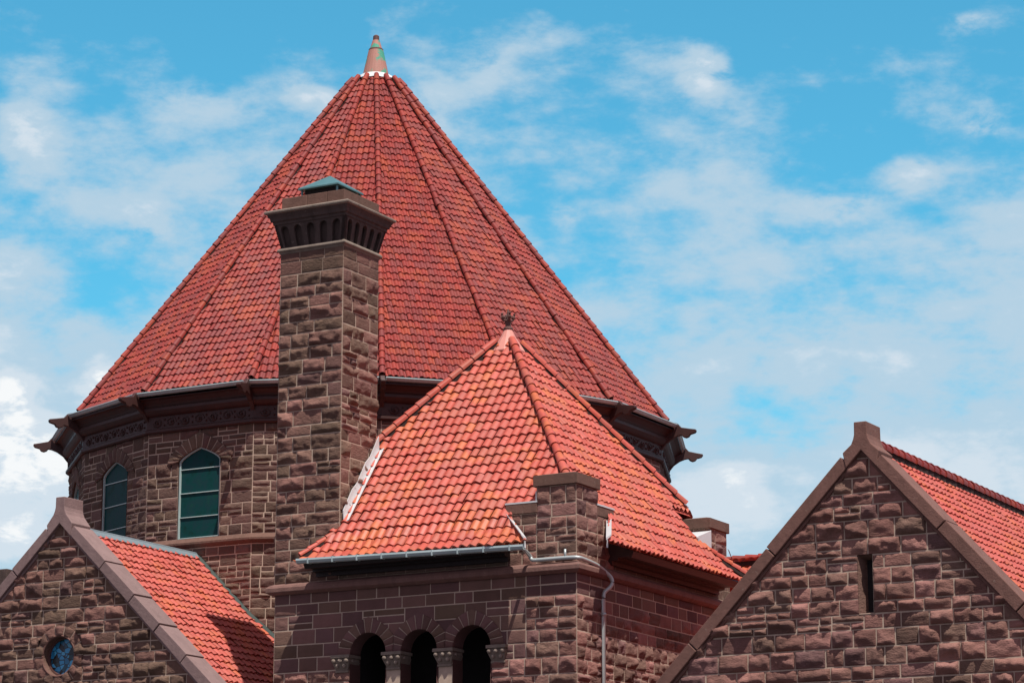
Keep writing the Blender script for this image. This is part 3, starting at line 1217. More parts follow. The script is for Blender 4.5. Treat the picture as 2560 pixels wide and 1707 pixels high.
# windows
for f in WIN:
    n, t = face_axes(f)
    mp = face_map(f)

    def P(u, v, w):
        return tuple(mp(np.array([u]), np.array([v]), np.array([w]))[0])
    tt = np.linspace(0, 1, 25)
    iu, iv = w_in(tt)
    pu = np.concatenate([[-WH], iu, [WH]])
    pv = np.concatenate([[SILL], iv, [SILL]])
    fr = MB()
    path_o = list(zip(pu, pv))
    k = 0.034
    inn = [(u * (1 - k / WH), min(v, v - k * 0.75 if v > SP else v)) for u, v in path_o]
    for i in range(len(path_o) - 1):
        (a, b), (c, d) = path_o[i], path_o[i + 1]
        (e, g_), (h, j) = inn[i], inn[i + 1]
        fr.hexa([P(a, b, -0.06), P(c, d, -0.06), P(h, j, -0.06), P(e, g_, -0.06)], [P(a, b, -0.015), P(c, d, -0.015), P(h, j, -0.015), P(e, g_, -0.015)])
    for zb in (12.04, 11.53, 11.02, SILL + 0.02):
        fr.hexa([P(-WH + k, zb - 0.009, -0.055), P(WH - k, zb - 0.009, -0.055), P(WH - k, zb + 0.009, -0.055), P(-WH + k, zb + 0.009, -0.055)],
                [P(-WH + k, zb - 0.009, -0.028), P(WH - k, zb - 0.009, -0.028), P(WH - k, zb + 0.009, -0.028), P(-WH + k, zb + 0.009, -0.028)])
    wo = fr.build("window", M_FRAME, tower)
    pn = MB()
    poly = [P(u, v, -0.05) for u, v in inn]
    nn = Vector(n)
    pn.prism(poly, -nn * 0.012)
    pn.build("pane", M_GLASS, wo)

# tip of the roof
m = MB()
m.lathe([(0.45, 22.36), (0.46, 22.42), (0.43, 22.47), (0.34, 22.585), (0.325, 22.60), (0.18, 23.27), (0.0, 23.3)], TC, 24)
seg = 24
fin = m.build("finial", M_FINIAL, tower, 0, False)
m = MB()
vs, fs = [], []
for j, (r, z) in enumerate([(0.60, 22.44), (0.47, 22.53), (0.35, 22.635)]):
    for i in range(48):
        a = 2 * math.pi * i / 48
        rr = r + (0.03 if i % 4 < 2 else -0.004) * (1.2 - j * 0.55)
        vs.append((TC[0] + rr * math.sin(a), TC[1] - rr * math.cos(a), z + (0.02 * ((i * 7) % 5) / 5 if j == 1 else 0)))
for j in range(2):
    for i in range(48):
        k = (i + 1) % 48
        fs.append((j * 48 + i, j * 48 + k, (j + 1) * 48 + k, (j + 1) * 48 + i))
m.add(vs, fs)
m.build("lead_collar", M_LEAD, fin)
m = MB()
m.lathe([(0.165, 23.25), (0.178, 23.27), (0.178, 23.30), (0.155, 23.32)], TC, 20)
m.build("band", M_RUST, fin)
m = MB()
m.lathe([(0.152, 23.31), (0.085, 23.53), (0.075, 23.535)], TC, 20)
m.build("upper_cone", M_FINIAL, fin)
m = MB()
m.lathe([(0.072, 23.52), (0.078, 23.54), (0.072, 23.64), (0.03, 23.67)], TC, 14)
m.build("end_cap", M_RUST, fin)

# ================================================================== SQUARE PAVILION
XL, XR, YF, YB = -28.86, -22.48, 42.73, 49.2
PCX, PCY = (XL + XR) / 2, (YF + YB) / 2
pav = thing("square_pavilion", "square brownstone pavilion with a pyramid roof of orange tiles, three arches and a tall chimney", "building", (PCX, PCY, 0))
rng = random.Random(5)

ARC = [(-26.785, 0.385), (-25.70, 0.38), (-24.60, 0.39)]
ASP = 7.385


def a_in(c, r):
    def f(t):
        x = -np.cos(np.pi * t)
        return c + r * x, ASP + r * np.sqrt(np.maximum(0, 1 - x * x))
    return f


def a_out(c, r, lo, hi):
    def f(t):
        x = -np.cos(np.pi * t)
        return np.clip(c + (r + 0.27) * x, lo, hi), ASP + 0.50 * np.sqrt(np.maximum(0, 1 - x * x)) + 0.17 * (1 - np.abs(x))
    return f


def a_keep(u, v):
    k = np.ones_like(u, bool)
    for c, r in ARC:
        x = np.clip((u - c) / (r + 0.24), -1, 1)
        o = ASP + 0.47 * np.sqrt(np.maximum(0, 1 - x * x)) + 0.17 * (1 - np.abs(x))
        k &= ~((np.abs(u - c) < r + 0.24) & (v > ASP - 0.01) & (v < o))
    return k


front = plane_map((0, YF, 0), (1, 0, 0), (0, -1, 0))
w = StoneWall()
w.mats = (M_ROCK, M_PURPLE, M_MORTAR)
uL, uR = ARC[0][0] - ARC[0][1], ARC[2][0] + ARC[2][1]
big = dict(h=(0.19, 0.28), l=(0.34, 0.66), split=0.12)
roughk = dict(h=(0.19, 0.29), l=(0.28, 0.52), split=0.14)
# dressed arch zone, eaves' shade in its colour; rock-faced at foot and right pier
XD = -23.50
w.stones(ashlar(XL, XD, ASP, 8.6, rng, **big), front, 0.012, rng, keep=a_keep, res=0.03, mi=1)
w.stones(ashlar(XD, XR, 8.2, 8.6, rng, **big), front, 0.014, rng, mi=1)
w.stones(ashlar(XD, XR, ASP, 8.2, rng, **roughk), front, 0.062, rng)
w.stones(ashlar(XL, uL, 7.12, ASP, rng, **big), front, 0.012, rng, mi=1)
w.stones(ashlar(XL, uL, 5.4, 7.12, rng, **roughk), front, 0.06, rng)
w.stones(ashlar(uR, XD, 7.12, ASP, rng, **big), front, 0.014, rng, mi=1)
w.stones(ashlar(XD, XR, 7.12, ASP, rng, **roughk), front, 0.06, rng)
w.stones(ashlar(uR, XR, 5.4, 7.12, rng, **roughk), front, 0.06, rng)
for i in range(3):
    c, r = ARC[i]
    lo = -30 if i == 0 else (ARC[i - 1][0] + c) / 2 + 0.004
    hi = -20 if i == 2 else (ARC[i + 1][0] + c) / 2 - 0.004
    w.voussoirs(a_in(c, r), a_out(c, r, lo, hi), 11, front, rng, 0.022, 0.010, mi=1, gapt=0.024)
    t = np.linspace(0, 1, 17)
    iu, iv = a_in(c, r)(t)
    w.reveal(np.concatenate([[c - r, c - r], iu, [c + r, c + r]]), np.concatenate([[5.4, ASP], iv, [ASP, 5.4]]), 0.34, front, 1, 0.02)


def fkeep(u, v):
    k = a_keep(u, v)
    for c, r in ARC:
        k &= ~((np.abs(u - c) < r + 0.01) & (v < ASP))
    return k


w.mortar(XL, XR, 5.4, 8.6, front, 2, keep=fkeep, cell=0.05)
right = plane_map((XR, 0, 0), (0, 1, 0), (1, 0, 0))
w.stones(ashlar(YF, YB, 8.2, 8.6, rng, **big), right, 0.014, rng, mi=1)  # shade below the string course put into the stone colour
w.stones(ashlar(YF, YB, 5.4, 8.2, rng, **roughk), right, 0.055, rng)
w.mortar(YF, YB, 5.4, 8.6, right, 2)
w.build("wall", [M_ROCK, M_PURPLE, M_MORTAR], pav)
m = MB()
e = 0.004
xi0, xi1 = uL - 0.05, uR + 0.05
# plain lower walls, hidden sides and the top of the wall behind the eaves
m.add([(XL, YF + e, 0), (XR, YF + e, 0), (XR, YF + e, 5.4), (XL, YF + e, 5.4)], [(0, 1, 2, 3)])
m.add([(XR - e, YF, 0), (XR - e, YB, 0), (XR - e, YB, 5.4), (XR - e, YF, 5.4)], [(0, 1, 2, 3)])
m.add([(XL + e, YB, 0), (XL + e, YF, 0), (XL + e, YF, 9.3), (XL + e, YB, 9.3)], [(0, 1, 2, 3)])
m.add([(XR, YB - e, 0), (XL, YB - e, 0), (XL, YB - e, 9.3), (XR, YB - e, 9.3)], [(0, 1, 2, 3)])
m.add([(XL, YF + e, 8.58), (XR, YF + e, 8.58), (XR, YF + e, 9.3), (XL, YF + e, 9.3)], [(0, 1, 2, 3)])
m.add([(XR - e, YF, 8.58), (XR - e, YB, 8.58), (XR - e, YB, 9.3), (XR - e, YF, 9.3)], [(0, 1, 2, 3)])
m.build("lower_wall", M_PLAIN, pav)
# chamber behind the arches, its shade painted in as near black
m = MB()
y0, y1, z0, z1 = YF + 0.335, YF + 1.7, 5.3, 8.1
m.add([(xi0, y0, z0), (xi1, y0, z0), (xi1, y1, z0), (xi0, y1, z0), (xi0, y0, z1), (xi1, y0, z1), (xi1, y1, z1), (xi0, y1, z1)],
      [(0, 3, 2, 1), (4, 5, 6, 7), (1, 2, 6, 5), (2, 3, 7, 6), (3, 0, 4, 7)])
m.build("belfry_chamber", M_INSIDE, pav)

# string course with its weathered top
SCP = [(-0.02, 8.575), (0.05, 8.575), (0.09, 8.60), (0.13, 8.625), (0.13, 8.70), (0.10, 8.745), (-0.02, 8.80)]
m = MB()
pr = SCP
vs, fs = [], []
cor4 = [(XL, YB, -1, 1), (XL, YF, -1, -1), (XR, YF, 1, -1), (XR, YB, 1, 1)]
for (x, y, sx, sy) in cor4:
    for d, z in pr:
        vs.append((x + sx * d, y + sy * d, z))
k = len(pr)
for c in range(3):
    for i in range(k):
        fs.append((c * k + i, (c + 1) * k + i, (c + 1) * k + (i + 1) % k, c * k + (i + 1) % k))
fs.append(tuple(range(k)))
fs.append(tuple(range(3 * k, 4 * k)))
m.add(vs, fs)
m.build("string_course", M_STRING, pav, 0.008)

# wooden eaves below the tiles
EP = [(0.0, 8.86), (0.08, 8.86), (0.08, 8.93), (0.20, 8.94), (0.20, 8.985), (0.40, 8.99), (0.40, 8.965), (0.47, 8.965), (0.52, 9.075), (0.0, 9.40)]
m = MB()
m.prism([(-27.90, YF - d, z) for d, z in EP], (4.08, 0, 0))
m.build("eaves", M_SHADEWOOD, pav)  # front eaves: shade behind the gutter is put into the wood colour
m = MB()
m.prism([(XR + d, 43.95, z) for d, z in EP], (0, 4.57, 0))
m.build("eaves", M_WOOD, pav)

# pyramid roof with a slight kick at the eaves
PA = Vector((PCX, PCY, 13.85))
HX, HY = (XR - XL) / 2 + 0.55, (YB - YF) / 2 + 0.55


def pav_prof():
    # slope distance -> (fraction of the half width from the eaves, z)
    d = np.array([3.77, 3.62, 3.46, 3.3, 0.0])
    z = np.array([9.09, 9.215, 9.40, 9.655, 13.85])
    s = np.concatenate([[0], np.cumsum(np.hypot(np.diff(d), np.diff(z)))])
    return d / 3.77, z, s


PD, PZ, PS = pav_prof()


def pav_map(n, half):
    n = np.array([n[0], n[1], 0.0])
    t = np.array([-n[1], n[0], 0.0])
    c = np.array([PCX, PCY, 0.0])

    def f(u, s, h):
        d = np.interp(s, PS, PD)
        z = np.interp(s, PS, PZ)
        # smooth normal
        d1 = np.interp(s + 0.12, PS, PD) - np.interp(np.maximum(s - 0.12, -0.0), PS, PD)
        z1 = np.interp(s + 0.12, PS, PZ) - np.interp(np.maximum(s - 0.12, -0.0), PS, PZ)
        d1 = np.where(np.abs(d1) + np.abs(z1) < 1e-6, -0.6, d1) * half
        ln = np.hypot(d1, z1) + 1e-9
        nx, nz = z1 / ln, -d1 / ln
        # beyond the eaves continue along the first segment
        ex = np.minimum(s, 0)
        out = d * half - ex * 0.82
        zz = z + ex * 0.57
        return c + n * (out + h * nx)[:, None] + t * u[:, None] + np.array([0, 0, 1.0]) * (zz + h * nz)[:, None]
    return f


parts = []
for n, half, other in (((0, -1), HY, HX), ((1, 0), HX, HY), ((0, 1), HY, HX), ((-1, 0), HX, HY)):
    f = pav_map(n, half)
    V, F, UV = tiles(f, -other - 0.02, other + 0.02, 0.0, PS[-1] * 0.97, 0.1815, 0.250, 0.047, rng, relief=0.035)
    nv = Vector((n[0], n[1], 0))
    tv = Vector((-n[1], n[0], 0))
    pl = []
    for sgn in (-1, 1):
        edge = (nv * half + tv * (sgn * other)).normalized()
        no = Vector((-edge.y, edge.x, 0))
        if no.dot(tv) * sgn < 0:
            no = -no
        pl.append((Vector((PCX, PCY, 0)), no))
    parts.append((V, F, UV, pl))
LX0, LX1 = -27.44, -27.98      # cut beside the chimney
CUT = [(Vector((0, YF, 0)), Vector((0, 1, 0))), (Vector((XR, 0, 0)), Vector((1, 0, 0))), (Vector((XL, 0, 0)), Vector((1, 0, 0)))]


def line_plane(p, q):
    d = Vector((q[0] - p[0], q[1] - p[1], 0)).normalized()
    return (Vector((p[0], p[1], 0)), Vector((-d.y, d.x, 0)))


CH = ((-27.44, YF), (-28.0, YF - 0.56))
T1 = ((-23.86, YF), (-23.22, YF - 0.56))
T2 = ((XR, 43.97), (XR + 0.56, 42.86))
T3 = ((XR, 48.0), (XR + 0.56, 48.62))
CUT += [(Vector((-23.04, 0, 0)), Vector((1, 0, 0))), (Vector((0, 47.73, 0)), Vector((0, 1, 0)))]
CUT += [line_plane(*q) for q in (CH, T1, T2, T3)]


def xat(l, y):
    (x0, y0), (x1, y1) = l
    return x0 + (x1 - x0) * (y - y0) / (y1 - y0)


def yat(l, x):
    (x0, y0), (x1, y1) = l
    return y0 + (y1 - y0) * (x - x0) / (x1 - x0)


def pav_del(c):
    if -23.04 < c.x < XR - 0.0 and 47.73 < c.y < 49.25:
        return True
    if c.y < YF - 1e-4:
        return c.x < xat(CH, c.y) or c.x > xat(T1, c.y)
    if c.x > XR + 1e-4:
        return c.y < yat(T2, c.x) or c.y > yat(T3, c.x)
    if c.x < XL - 1e-4:
        return True
    return False


link("roof", tile_mesh(parts, M_TILE_P, CUT, pav_del), pav)
for (sx, sy, dl) in ((1, -1, 2.85), (-1, -1, 1.85), (1, 1, 2.52), (-1, 1, 3.1)):
    d0 = dl / 3.77
    lo = Vector((PCX + sx * HX * d0, PCY + sy * HY * d0, 13.85 - (13.85 - 9.655) * dl / 3.3))
    hi = Vector((PCX + sx * 0.14, PCY + sy * 0.14, 13.85 - 0.17))
    hip("hip_ridge", lo, hi, (sx * 0.55, sy * 0.55, 0.62), 0.074, 0.3, rng, M_TILE_P, pav, 1.12)
# short hip rows closing the eaves at the chimney and at the back turret
hip("hip_ridge", (-27.92, YF - 0.52, 9.17), (-27.46, YF - 0.02, 9.64), (-0.4, -0.3, 0.8), 0.05, 0.21, rng, M_TILE_P, pav)
hip("hip_ridge", (XR + 0.56, 48.66, 9.20), (XR + 0.02, 48.02, 9.66), (0.3, 0.4, 0.8), 0.06, 0.21, rng, M_TILE_P, pav)

# apex cap and iron flower
m = MB()
m.lathe([(0.34, 13.50), (0.345, 13.53), (0.16, 13.82), (0.085, 13.97), (0.08, 13.99)], (PCX, PCY), 12, 0, R(15))
fin = m.build("finial", M_CAPTILE, pav)
m = MB()
m.lathe([(0.09, 13.985), (0.095, 14.0), (0.09, 14.03), (0.055, 14.05), (0.06, 14.12), (0.075, 14.17), (0.06, 14.19)], (PCX, PCY), 12)
m.lathe([(0.03, 14.18), (0.028, 14.34), (0.012, 14.4), (0.0, 14.41)], (PCX, PCY), 8)
for k in range(4):
    a = R(45 + 90 * k)
    dx, dy = math.cos(a), math.sin(a)
    m.tube([(PCX + dx * q[0], PCY + dy * q[0], q[1]) for q in ((0.03, 14.16), (0.09, 14.18), (0.125, 14.24), (0.13, 14.30), (0.11, 14.31))], 0.026, 6)
    m.ball((PCX + dx * 0.10, PCY + dy * 0.10, 14.235), 0.045, seg=6, rings=5)
m.build("iron_flower", M_RUST, fin)


def turret(parent, cx, cy, sx, sy, seed):
    """corner turret whose outer corner is at cx, cy and which runs inwards (sx, sy)"""
    rg = random.Random(seed)
    w = StoneWall()
    w.mats = (M_ROCK, M_MORTAR)
    a, s, z0, zs, zt = 0.80, 0.60, 8.72, 9.70, 10.16
    kk = dict(h=(0.20, 0.29), l=(0.30, 0.52), split=0.1)
    x0, x1 = sorted((cx, cx + sx * a))
    y0, y1 = sorted((cy, cy + sy * a))
    for (o, U, Nn, u0, u1) in (((0, y0, 0), (1, 0, 0), (0, -1, 0), x0, x1), ((x1, 0, 0), (0, 1, 0), (1, 0, 0), y0, y1),
                               ((0, y1, 0), (1, 0, 0), (0, 1, 0), x0, x1), ((x0, 0, 0), (0, 1, 0), (-1, 0, 0), y0, y1)):
        mp = plane_map(o, U, Nn)
        w.stones(ashlar(u0, u1, z0, zt, rg, **kk), mp, 0.045, rg)
        w.mortar(u0, u1, z0, zt, mp, 1)
    # shoulders along both walls
    xs0, xs1 = sorted((cx + sx * a, cx + sx * (a + s)))
    ys0, ys1 = sorted((cy, cy + sy * 0.42))
    for (o, U, Nn, u0, u1) in (((0, cy, 0), (1, 0, 0), (0, -sy, 0), xs0, xs1), ((0, cy + sy * 0.42, 0), (1, 0, 0), (0, sy, 0), xs0, xs1), ((cx + sx * (a + s), 0, 0), (0, 1, 0), (sx, 0, 0), ys0, ys1)):
        mp = plane_map(o, U, Nn)
        w.stones(ashlar(u0, u1, z0, zs, rg, **kk), mp, 0.04, rg)
        w.mortar(u0, u1, z0, zs, mp, 1)
    yt0, yt1 = sorted((cy + sy * a, cy + sy * (a + s)))
    xt0, xt1 = sorted((cx, cx + sx * 0.42))
    for (o, U, Nn, u0, u1) in (((cx, 0, 0), (0, 1, 0), (-sx, 0, 0), yt0, yt1), ((cx + sx * 0.42, 0, 0), (0, 1, 0), (sx, 0, 0), yt0, yt1), ((0, cy + sy * (a + s), 0), (1, 0, 0), (0, sy, 0), xt0, xt1)):
        mp = plane_map(o, U, Nn)
        w.stones(ashlar(u0, u1, z0, zs, rg, **kk), mp, 0.04, rg)
        w.mortar(u0, u1, z0, zs, mp, 1)
    t = w.build("corner_turret", [M_ROCK, M_MORTAR], parent)
    m = MB()
    o = 0.05
    m.box(x0 - o, x1 + o, y0 - o, y1 + o, zt, 10.36)
    m.hexa([(x0 - o, y0 - o, 10.36), (x1 + o, y0 - o, 10.36), (x1 + o, y1 + o, 10.36), (x0 - o, y1 + o, 10.36)],
           [(x0 + 0.1, y0 + 0.1, 10.40), (x1 - 0.1, y0 + 0.1, 10.40), (x1 - 0.1, y1 - 0.1, 10.40), (x0 + 0.1, y1 - 0.1, 10.40)])
    m.build("cap", M_CAP, t, 0.015)
    bx = cx + sx * a
    by = cy + sy * a
    for k, (bx0, bx1, by0, by1) in enumerate(((xs0, xs1, ys0, ys1), (xt0, xt1, yt0, yt1))):
        m = MB()
        m.box(bx0 - 0.02, bx1 + 0.02, by0 - 0.03, by1 + 0.03, zs, 9.89)
        m.build("shoulder_stone", M_CAP, t, 0.012)
        fl = MB()
        fl.box(bx0 - 0.03, bx1 + 0.03, by0 - 0.035, by1 + 0.04, 9.885, 9.915)
        # upstand of the flashing against the shaft and the tuck behind it
        if k == 0:
            q0, q1 = sorted((bx + sx * 0.02, bx + sx * 0.05))
            r0, r1 = sorted((cy + sy * 0.05, cy + sy * 0.5))
            fl.box(q0, q1, r0, r1, 9.9, 10.1)
            q0, q1 = sorted((bx + sx * 0.02, bx + sx * 0.34))
            r0, r1 = sorted((cy + sy * 0.3, cy + sy * 0.42))
            fl.box(q0, q1, r0, r1, 9.9, 9.98)
        else:
            q0, q1 = sorted((by + sy * 0.02, by + sy * 0.05))
            r0, r1 = sorted((cx + sx * 0.05, cx + sx * 0.5))
            fl.box(r0, r1, q0, q1, 9.9, 10.1)
        fl.build("flashing", M_LEAD, t)
    return t


turret(pav, XR, YF, -1, 1, 21)
tb = turret(pav, XR - 0.06, YB, -1, -1, 22)
m = MB()
m.hexa([(-23.06, 47.74, 9.0), (-22.50, 47.74, 9.0), (-22.50, 48.42, 9.0), (-23.06, 48.42, 9.0)], [(-23.06, 47.74, 9.90), (-22.50, 47.74, 9.90), (-22.50, 48.42, 10.12), (-23.06, 48.42, 10.12)])
m.box(-23.08, -22.47, 47.72, 47.80, 9.86, 9.90)
m.build("lead_cladding", M_LEAD, tb, 0.008)


def strip(pts_a, pts_b, th, name, mat, parent):
    m = MB()
    for i in range(len(pts_a) - 1):
        a0, a1, b0, b1 = (Vector(q) for q in (pts_a[i], pts_a[i + 1], pts_b[i], pts_b[i + 1]))
        n = (a1 - a0).cross(b0 - a0).normalized() * th
        m.hexa([a0, a1, b1, b0], [a0 + n, a1 + n, b1 + n, b0 + n])
    return m.build(name, mat, parent)


def roof_z(d):
    return float(np.interp(d, (PD * 3.77)[::-1], PZ[::-1]))


# white flashing where the eaves are cut round the front turret, and up the chimney's flank
for (p, q, oz) in ((T1, None, 0), (T2, None, 0)):
    m = MB()
    (x0, y0), (x1, y1) = p
    d = Vector((x1 - x0, y1 - y0, 0)).normalized()
    n = Vector((-d.y, d.x, 0))
    if p is T1:
        n = n if n.x > 0 else -n
    else:
        n = n if n.y < 0 else -n
    a = Vector((x0, y0, 9.66)) - d * 0.03
    b = Vector((x1, y1, 9.12))
    for k in (0,):
        m.hexa([a + n * 0.0, b + n * 0.0, b + n * 0.015, a + n * 0.015], [a + Vector((0, 0, -0.16)), b + Vector((0, 0, -0.13)), b + n * 0.03 + Vector((0, 0, -0.13)), a + n * 0.03 + Vector((0, 0, -0.16))])
        m.hexa([a - n * 0.06 + Vector((0, 0, 0.085)), b - n * 0.06 + Vector((0, 0, 0.085)), b + n * 0.03, a + n * 0.03],
               [a - n * 0.06 + Vector((0, 0, 0.11)), b - n * 0.06 + Vector((0, 0, 0.11)), b + n * 0.035 + Vector((0, 0, 0.05)), a + n * 0.035 + Vector((0, 0, 0.05))])
    m.build("flashing", M_LEAD, pav)

# gutter of the front eaves and the rain pipe round the turret
m = MB()
g0, g1 = Vector((-27.99, 42.10, 9.135)), Vector((-23.22, 42.10, 9.045))
prof = [(0.0, 0.0), (-0.006, -0.035), (0.02, -0.08), (0.06, -0.095), (0.10, -0.08), (0.115, 0.01), (0.10, 0.01), (0.09, -0.065), (0.06, -0.078), (0.03, -0.066), (0.012, -0.03), (0.016, 0.0)]
m.prism([g0 + Vector((0, q[0], q[1])) for q in prof], g1 - g0)
for i in range(9):
    p = g0 + (g1 - g0) * ((i + 0.5) / 9)
    m.box(p.x - 0.012, p.x + 0.012, p.y - 0.012, p.y + 0.11, p.z - 0.1, p.z + 0.006)
m.build("gutter", M_GUTTER, pav)
m = MB()
r = 0.036
px, py = XR + 0.09, YF - 0.09
pts = [(-23.30, 42.2, 9.02), (-23.32, 42.35, 8.98), (-23.36, 42.55, 8.95), (-23.36, py, 8.90), (-23.32, py, 8.845), (-23.2, py, 8.835), (-22.75, py, 8.835), (-22.5, py + 0.0, 8.83), (px - 0.03, py + 0.03, 8.825),
       (px, py + 0.12, 8.82), (px, 43.2, 8.79), (px, 43.42, 8.76), (px + 0.01, 43.62, 8.70), (px + 0.07, 43.74, 8.60), (px + 0.085, 43.76, 8.5), (px + 0.06, 43.72, 8.42), (px + 0.0, 43.62, 8.32), (px - 0.01, 43.6, 8.2), (px - 0.01, 43.6, 0.0)]


def smooth_path(p, n=4):
    p = [Vector(q) for q in p]
    out = []
    for i in range(len(p) - 1):
        a, b, c, d = p[max(i - 1, 0)], p[i], p[i + 1], p[min(i + 2, len(p) - 1)]
        for k in range(n):
            t = k / n
            out.append(0.5 * ((2 * b) + (c - a) * t + (2 * a - 5 * b + 4 * c - d) * t * t + (3 * b - a - 3 * c + d) * t ** 3))
    out.append(p[-1])
    return out


m.tube(smooth_path(pts[:-1]) + [Vector(pts[-1])], r, 10)
m.tube([(-22.66, py, 8.83), (-22.66, py, 8.99)], 0.022, 8)
for z in (7.9, 6.6, 5.2):
    m.lathe([(r + 0.012, z), (r + 0.012, z + 0.05)], (px - 0.01, 43.6), 10)
m.build("downpipe", M_PIPE, pav, 0, True)

# columns and carved capitals of the arcade


def capital(m, x, wd, y, dep):
    z = 7.10
    m.hexa([(x - wd * 0.33, y - dep * 0.2, z), (x + wd * 0.33, y - dep * 0.2, z), (x + wd * 0.33, y + 0.28, z), (x - wd * 0.33, y + 0.28, z)],
           [(x - wd * 0.5, y - dep, z + 0.17), (x + wd * 0.5, y - dep, z + 0.17), (x + wd * 0.5, y + 0.3, z + 0.17), (x - wd * 0.5, y + 0.3, z + 0.17)])
    m.box(x - wd * 0.53, x + wd * 0.53, y - dep - 0.02, y + 0.31, z + 0.225, z + 0.285)
    m.box(x - wd * 0.47, x + wd * 0.47, y - dep * 0.8, y + 0.29, z + 0.168, z + 0.228)
    m.box(x - wd * 0.37, x + wd * 0.37, y - dep * 0.35, y + 0.28, z - 0.035, z + 0.005)
    for k in range(3):
        m.ball((x + (k - 1) * wd * 0.36, y - dep - 0.004, z + 0.175), 0.047, 1, 0.8, 0.85, seg=8, rings=6)
    for k in range(2):
        m.ball((x + (k - 0.5) * wd * 0.4, y - dep * 0.7, z + 0.085), 0.04, 1, 0.7, 1, seg=8, rings=6)
        m.ball((x + (k - 0.5) * wd * 0.9, y + 0.05, z + 0.17), 0.045, 0.8, 1, 0.85, seg=8, rings=6)


for i in range(2):
    x = (ARC[i][0] + ARC[i][1] + ARC[i + 1][0] - ARC[i + 1][1]) / 2
    m = MB()
    m.lathe([(0.135, 5.3), (0.135, 5.42), (0.118, 5.46), (0.118, 7.07)], (x, YF + 0.15), 18)
    co = m.build("column", M_CAP, pav, 0, False)
    m = MB()
    capital(m, x, 0.40, YF, 0.09)
    m.build("capital", M_LIP, co, 0.006)  # paler stone puts the carving's highlights into the colour
for x in (uL - 0.17, uR + 0.15):
    m = MB()
    capital(m, x, 0.38, YF, 0.09)
    m.build("impost", M_LIP, pav, 0.006)  # highlights in the colour, as on the capitals

# ---- chimney
CX0, CX1, CY0, CY1 = -28.87, -27.44, 42.72, 43.98
rng = random.Random(31)
w = StoneWall()
w.mats = (M_OLIVE, M_MORTAR)
ck = dict(h=(0.20, 0.29), l=(0.32, 0.64), split=0.10)
for (o, U, Nn, u0, u1, zb) in (((0, CY0, 0), (1, 0, 0), (0, -1, 0), CX0, CX1, 8.78), ((CX1, 0, 0), (0, 1, 0), (1, 0, 0), CY0, CY1, 8.9),
                               ((CX0, 0, 0), (0, 1, 0), (-1, 0, 0), CY0, CY1, 8.6), ((0, CY1, 0), (1, 0, 0), (0, 1, 0), CX0, CX1, 9.0)):
    mp = plane_map(o, U, Nn)
    w.stones(ashlar(u0, u1, zb, 14.74, rng, **ck), mp, 0.058, rng)
    w.mortar(u0, u1, zb, 15.2, mp, 1)
    w.stones(ashlar(u0, u1, 14.74, 15.19, rng, h=(0.2, 0.25), l=(0.4, 0.6), split=0), mp, 0.012, rng, gap=0.004)
chim = w.build("chimney", [M_OLIVE, M_MORTAR], pav, "tall rock-faced stone chimney with arcaded top")
ccx, ccy = (CX0 + CX1) / 2, (CY0 + CY1) / 2
hx, hy = (CX1 - CX0) / 2, (CY1 - CY0) / 2


def sq_ring(m, prof):
    """square mouldings round the chimney: (offset from shaft, z)"""
    vs, fs = [], []
    k = len(prof)
    for (sx, sy) in ((-1, -1), (1, -1), (1, 1), (-1, 1)):
        for d, z in prof:
            vs.append((ccx + sx * (hx + d), ccy + sy * (hy + d), z))
    for c in range(4):
        c2 = (c + 1) % 4
        for i in range(k - 1):
            fs.append((c * k + i, c2 * k + i, c2 * k + i + 1, c * k + i + 1))
    fs.append(tuple(c * k for c in (3, 2, 1, 0)))
    fs.append(tuple(c * k + k - 1 for c in range(4)))
    m.add(vs, fs)


m = MB()
sq_ring(m, [(-0.1, 15.16), (0.01, 15.16), (0.03, 15.20), (0.058, 15.215), (0.058, 15.25), (0.02, 15.29), (-0.1, 15.29)])
m.build("lower_lip", M_LIP, chim, 0.01)
# arcaded panel that leans outwards, five blind arches to a side
m = MB()
sq_ring(m, [(-0.1, 15.29), (-0.07, 15.295), (0.0, 15.72), (0.0, 15.76), (-0.1, 15.76)])
PZ0, PZ1 = 15.29, 15.74


def panel_pt(side, u, v, w_):
    """u in -1..1 along the side, v 0..1 up, w_ outward"""
    off = 0.0 + 0.10 * v
    ax = hx + off
    ay = hy + off
    z = PZ0 + (PZ1 - PZ0) * v
    if side == 0:
        return (ccx + u * ax, ccy - ay - w_, z)
    if side == 1:
        return (ccx + ax + w_, ccy + u * ay, z)
    if side == 2:
        return (ccx - u * ax, ccy + ay + w_, z)
    return (ccx - ax - w_, ccy - u * ay, z)


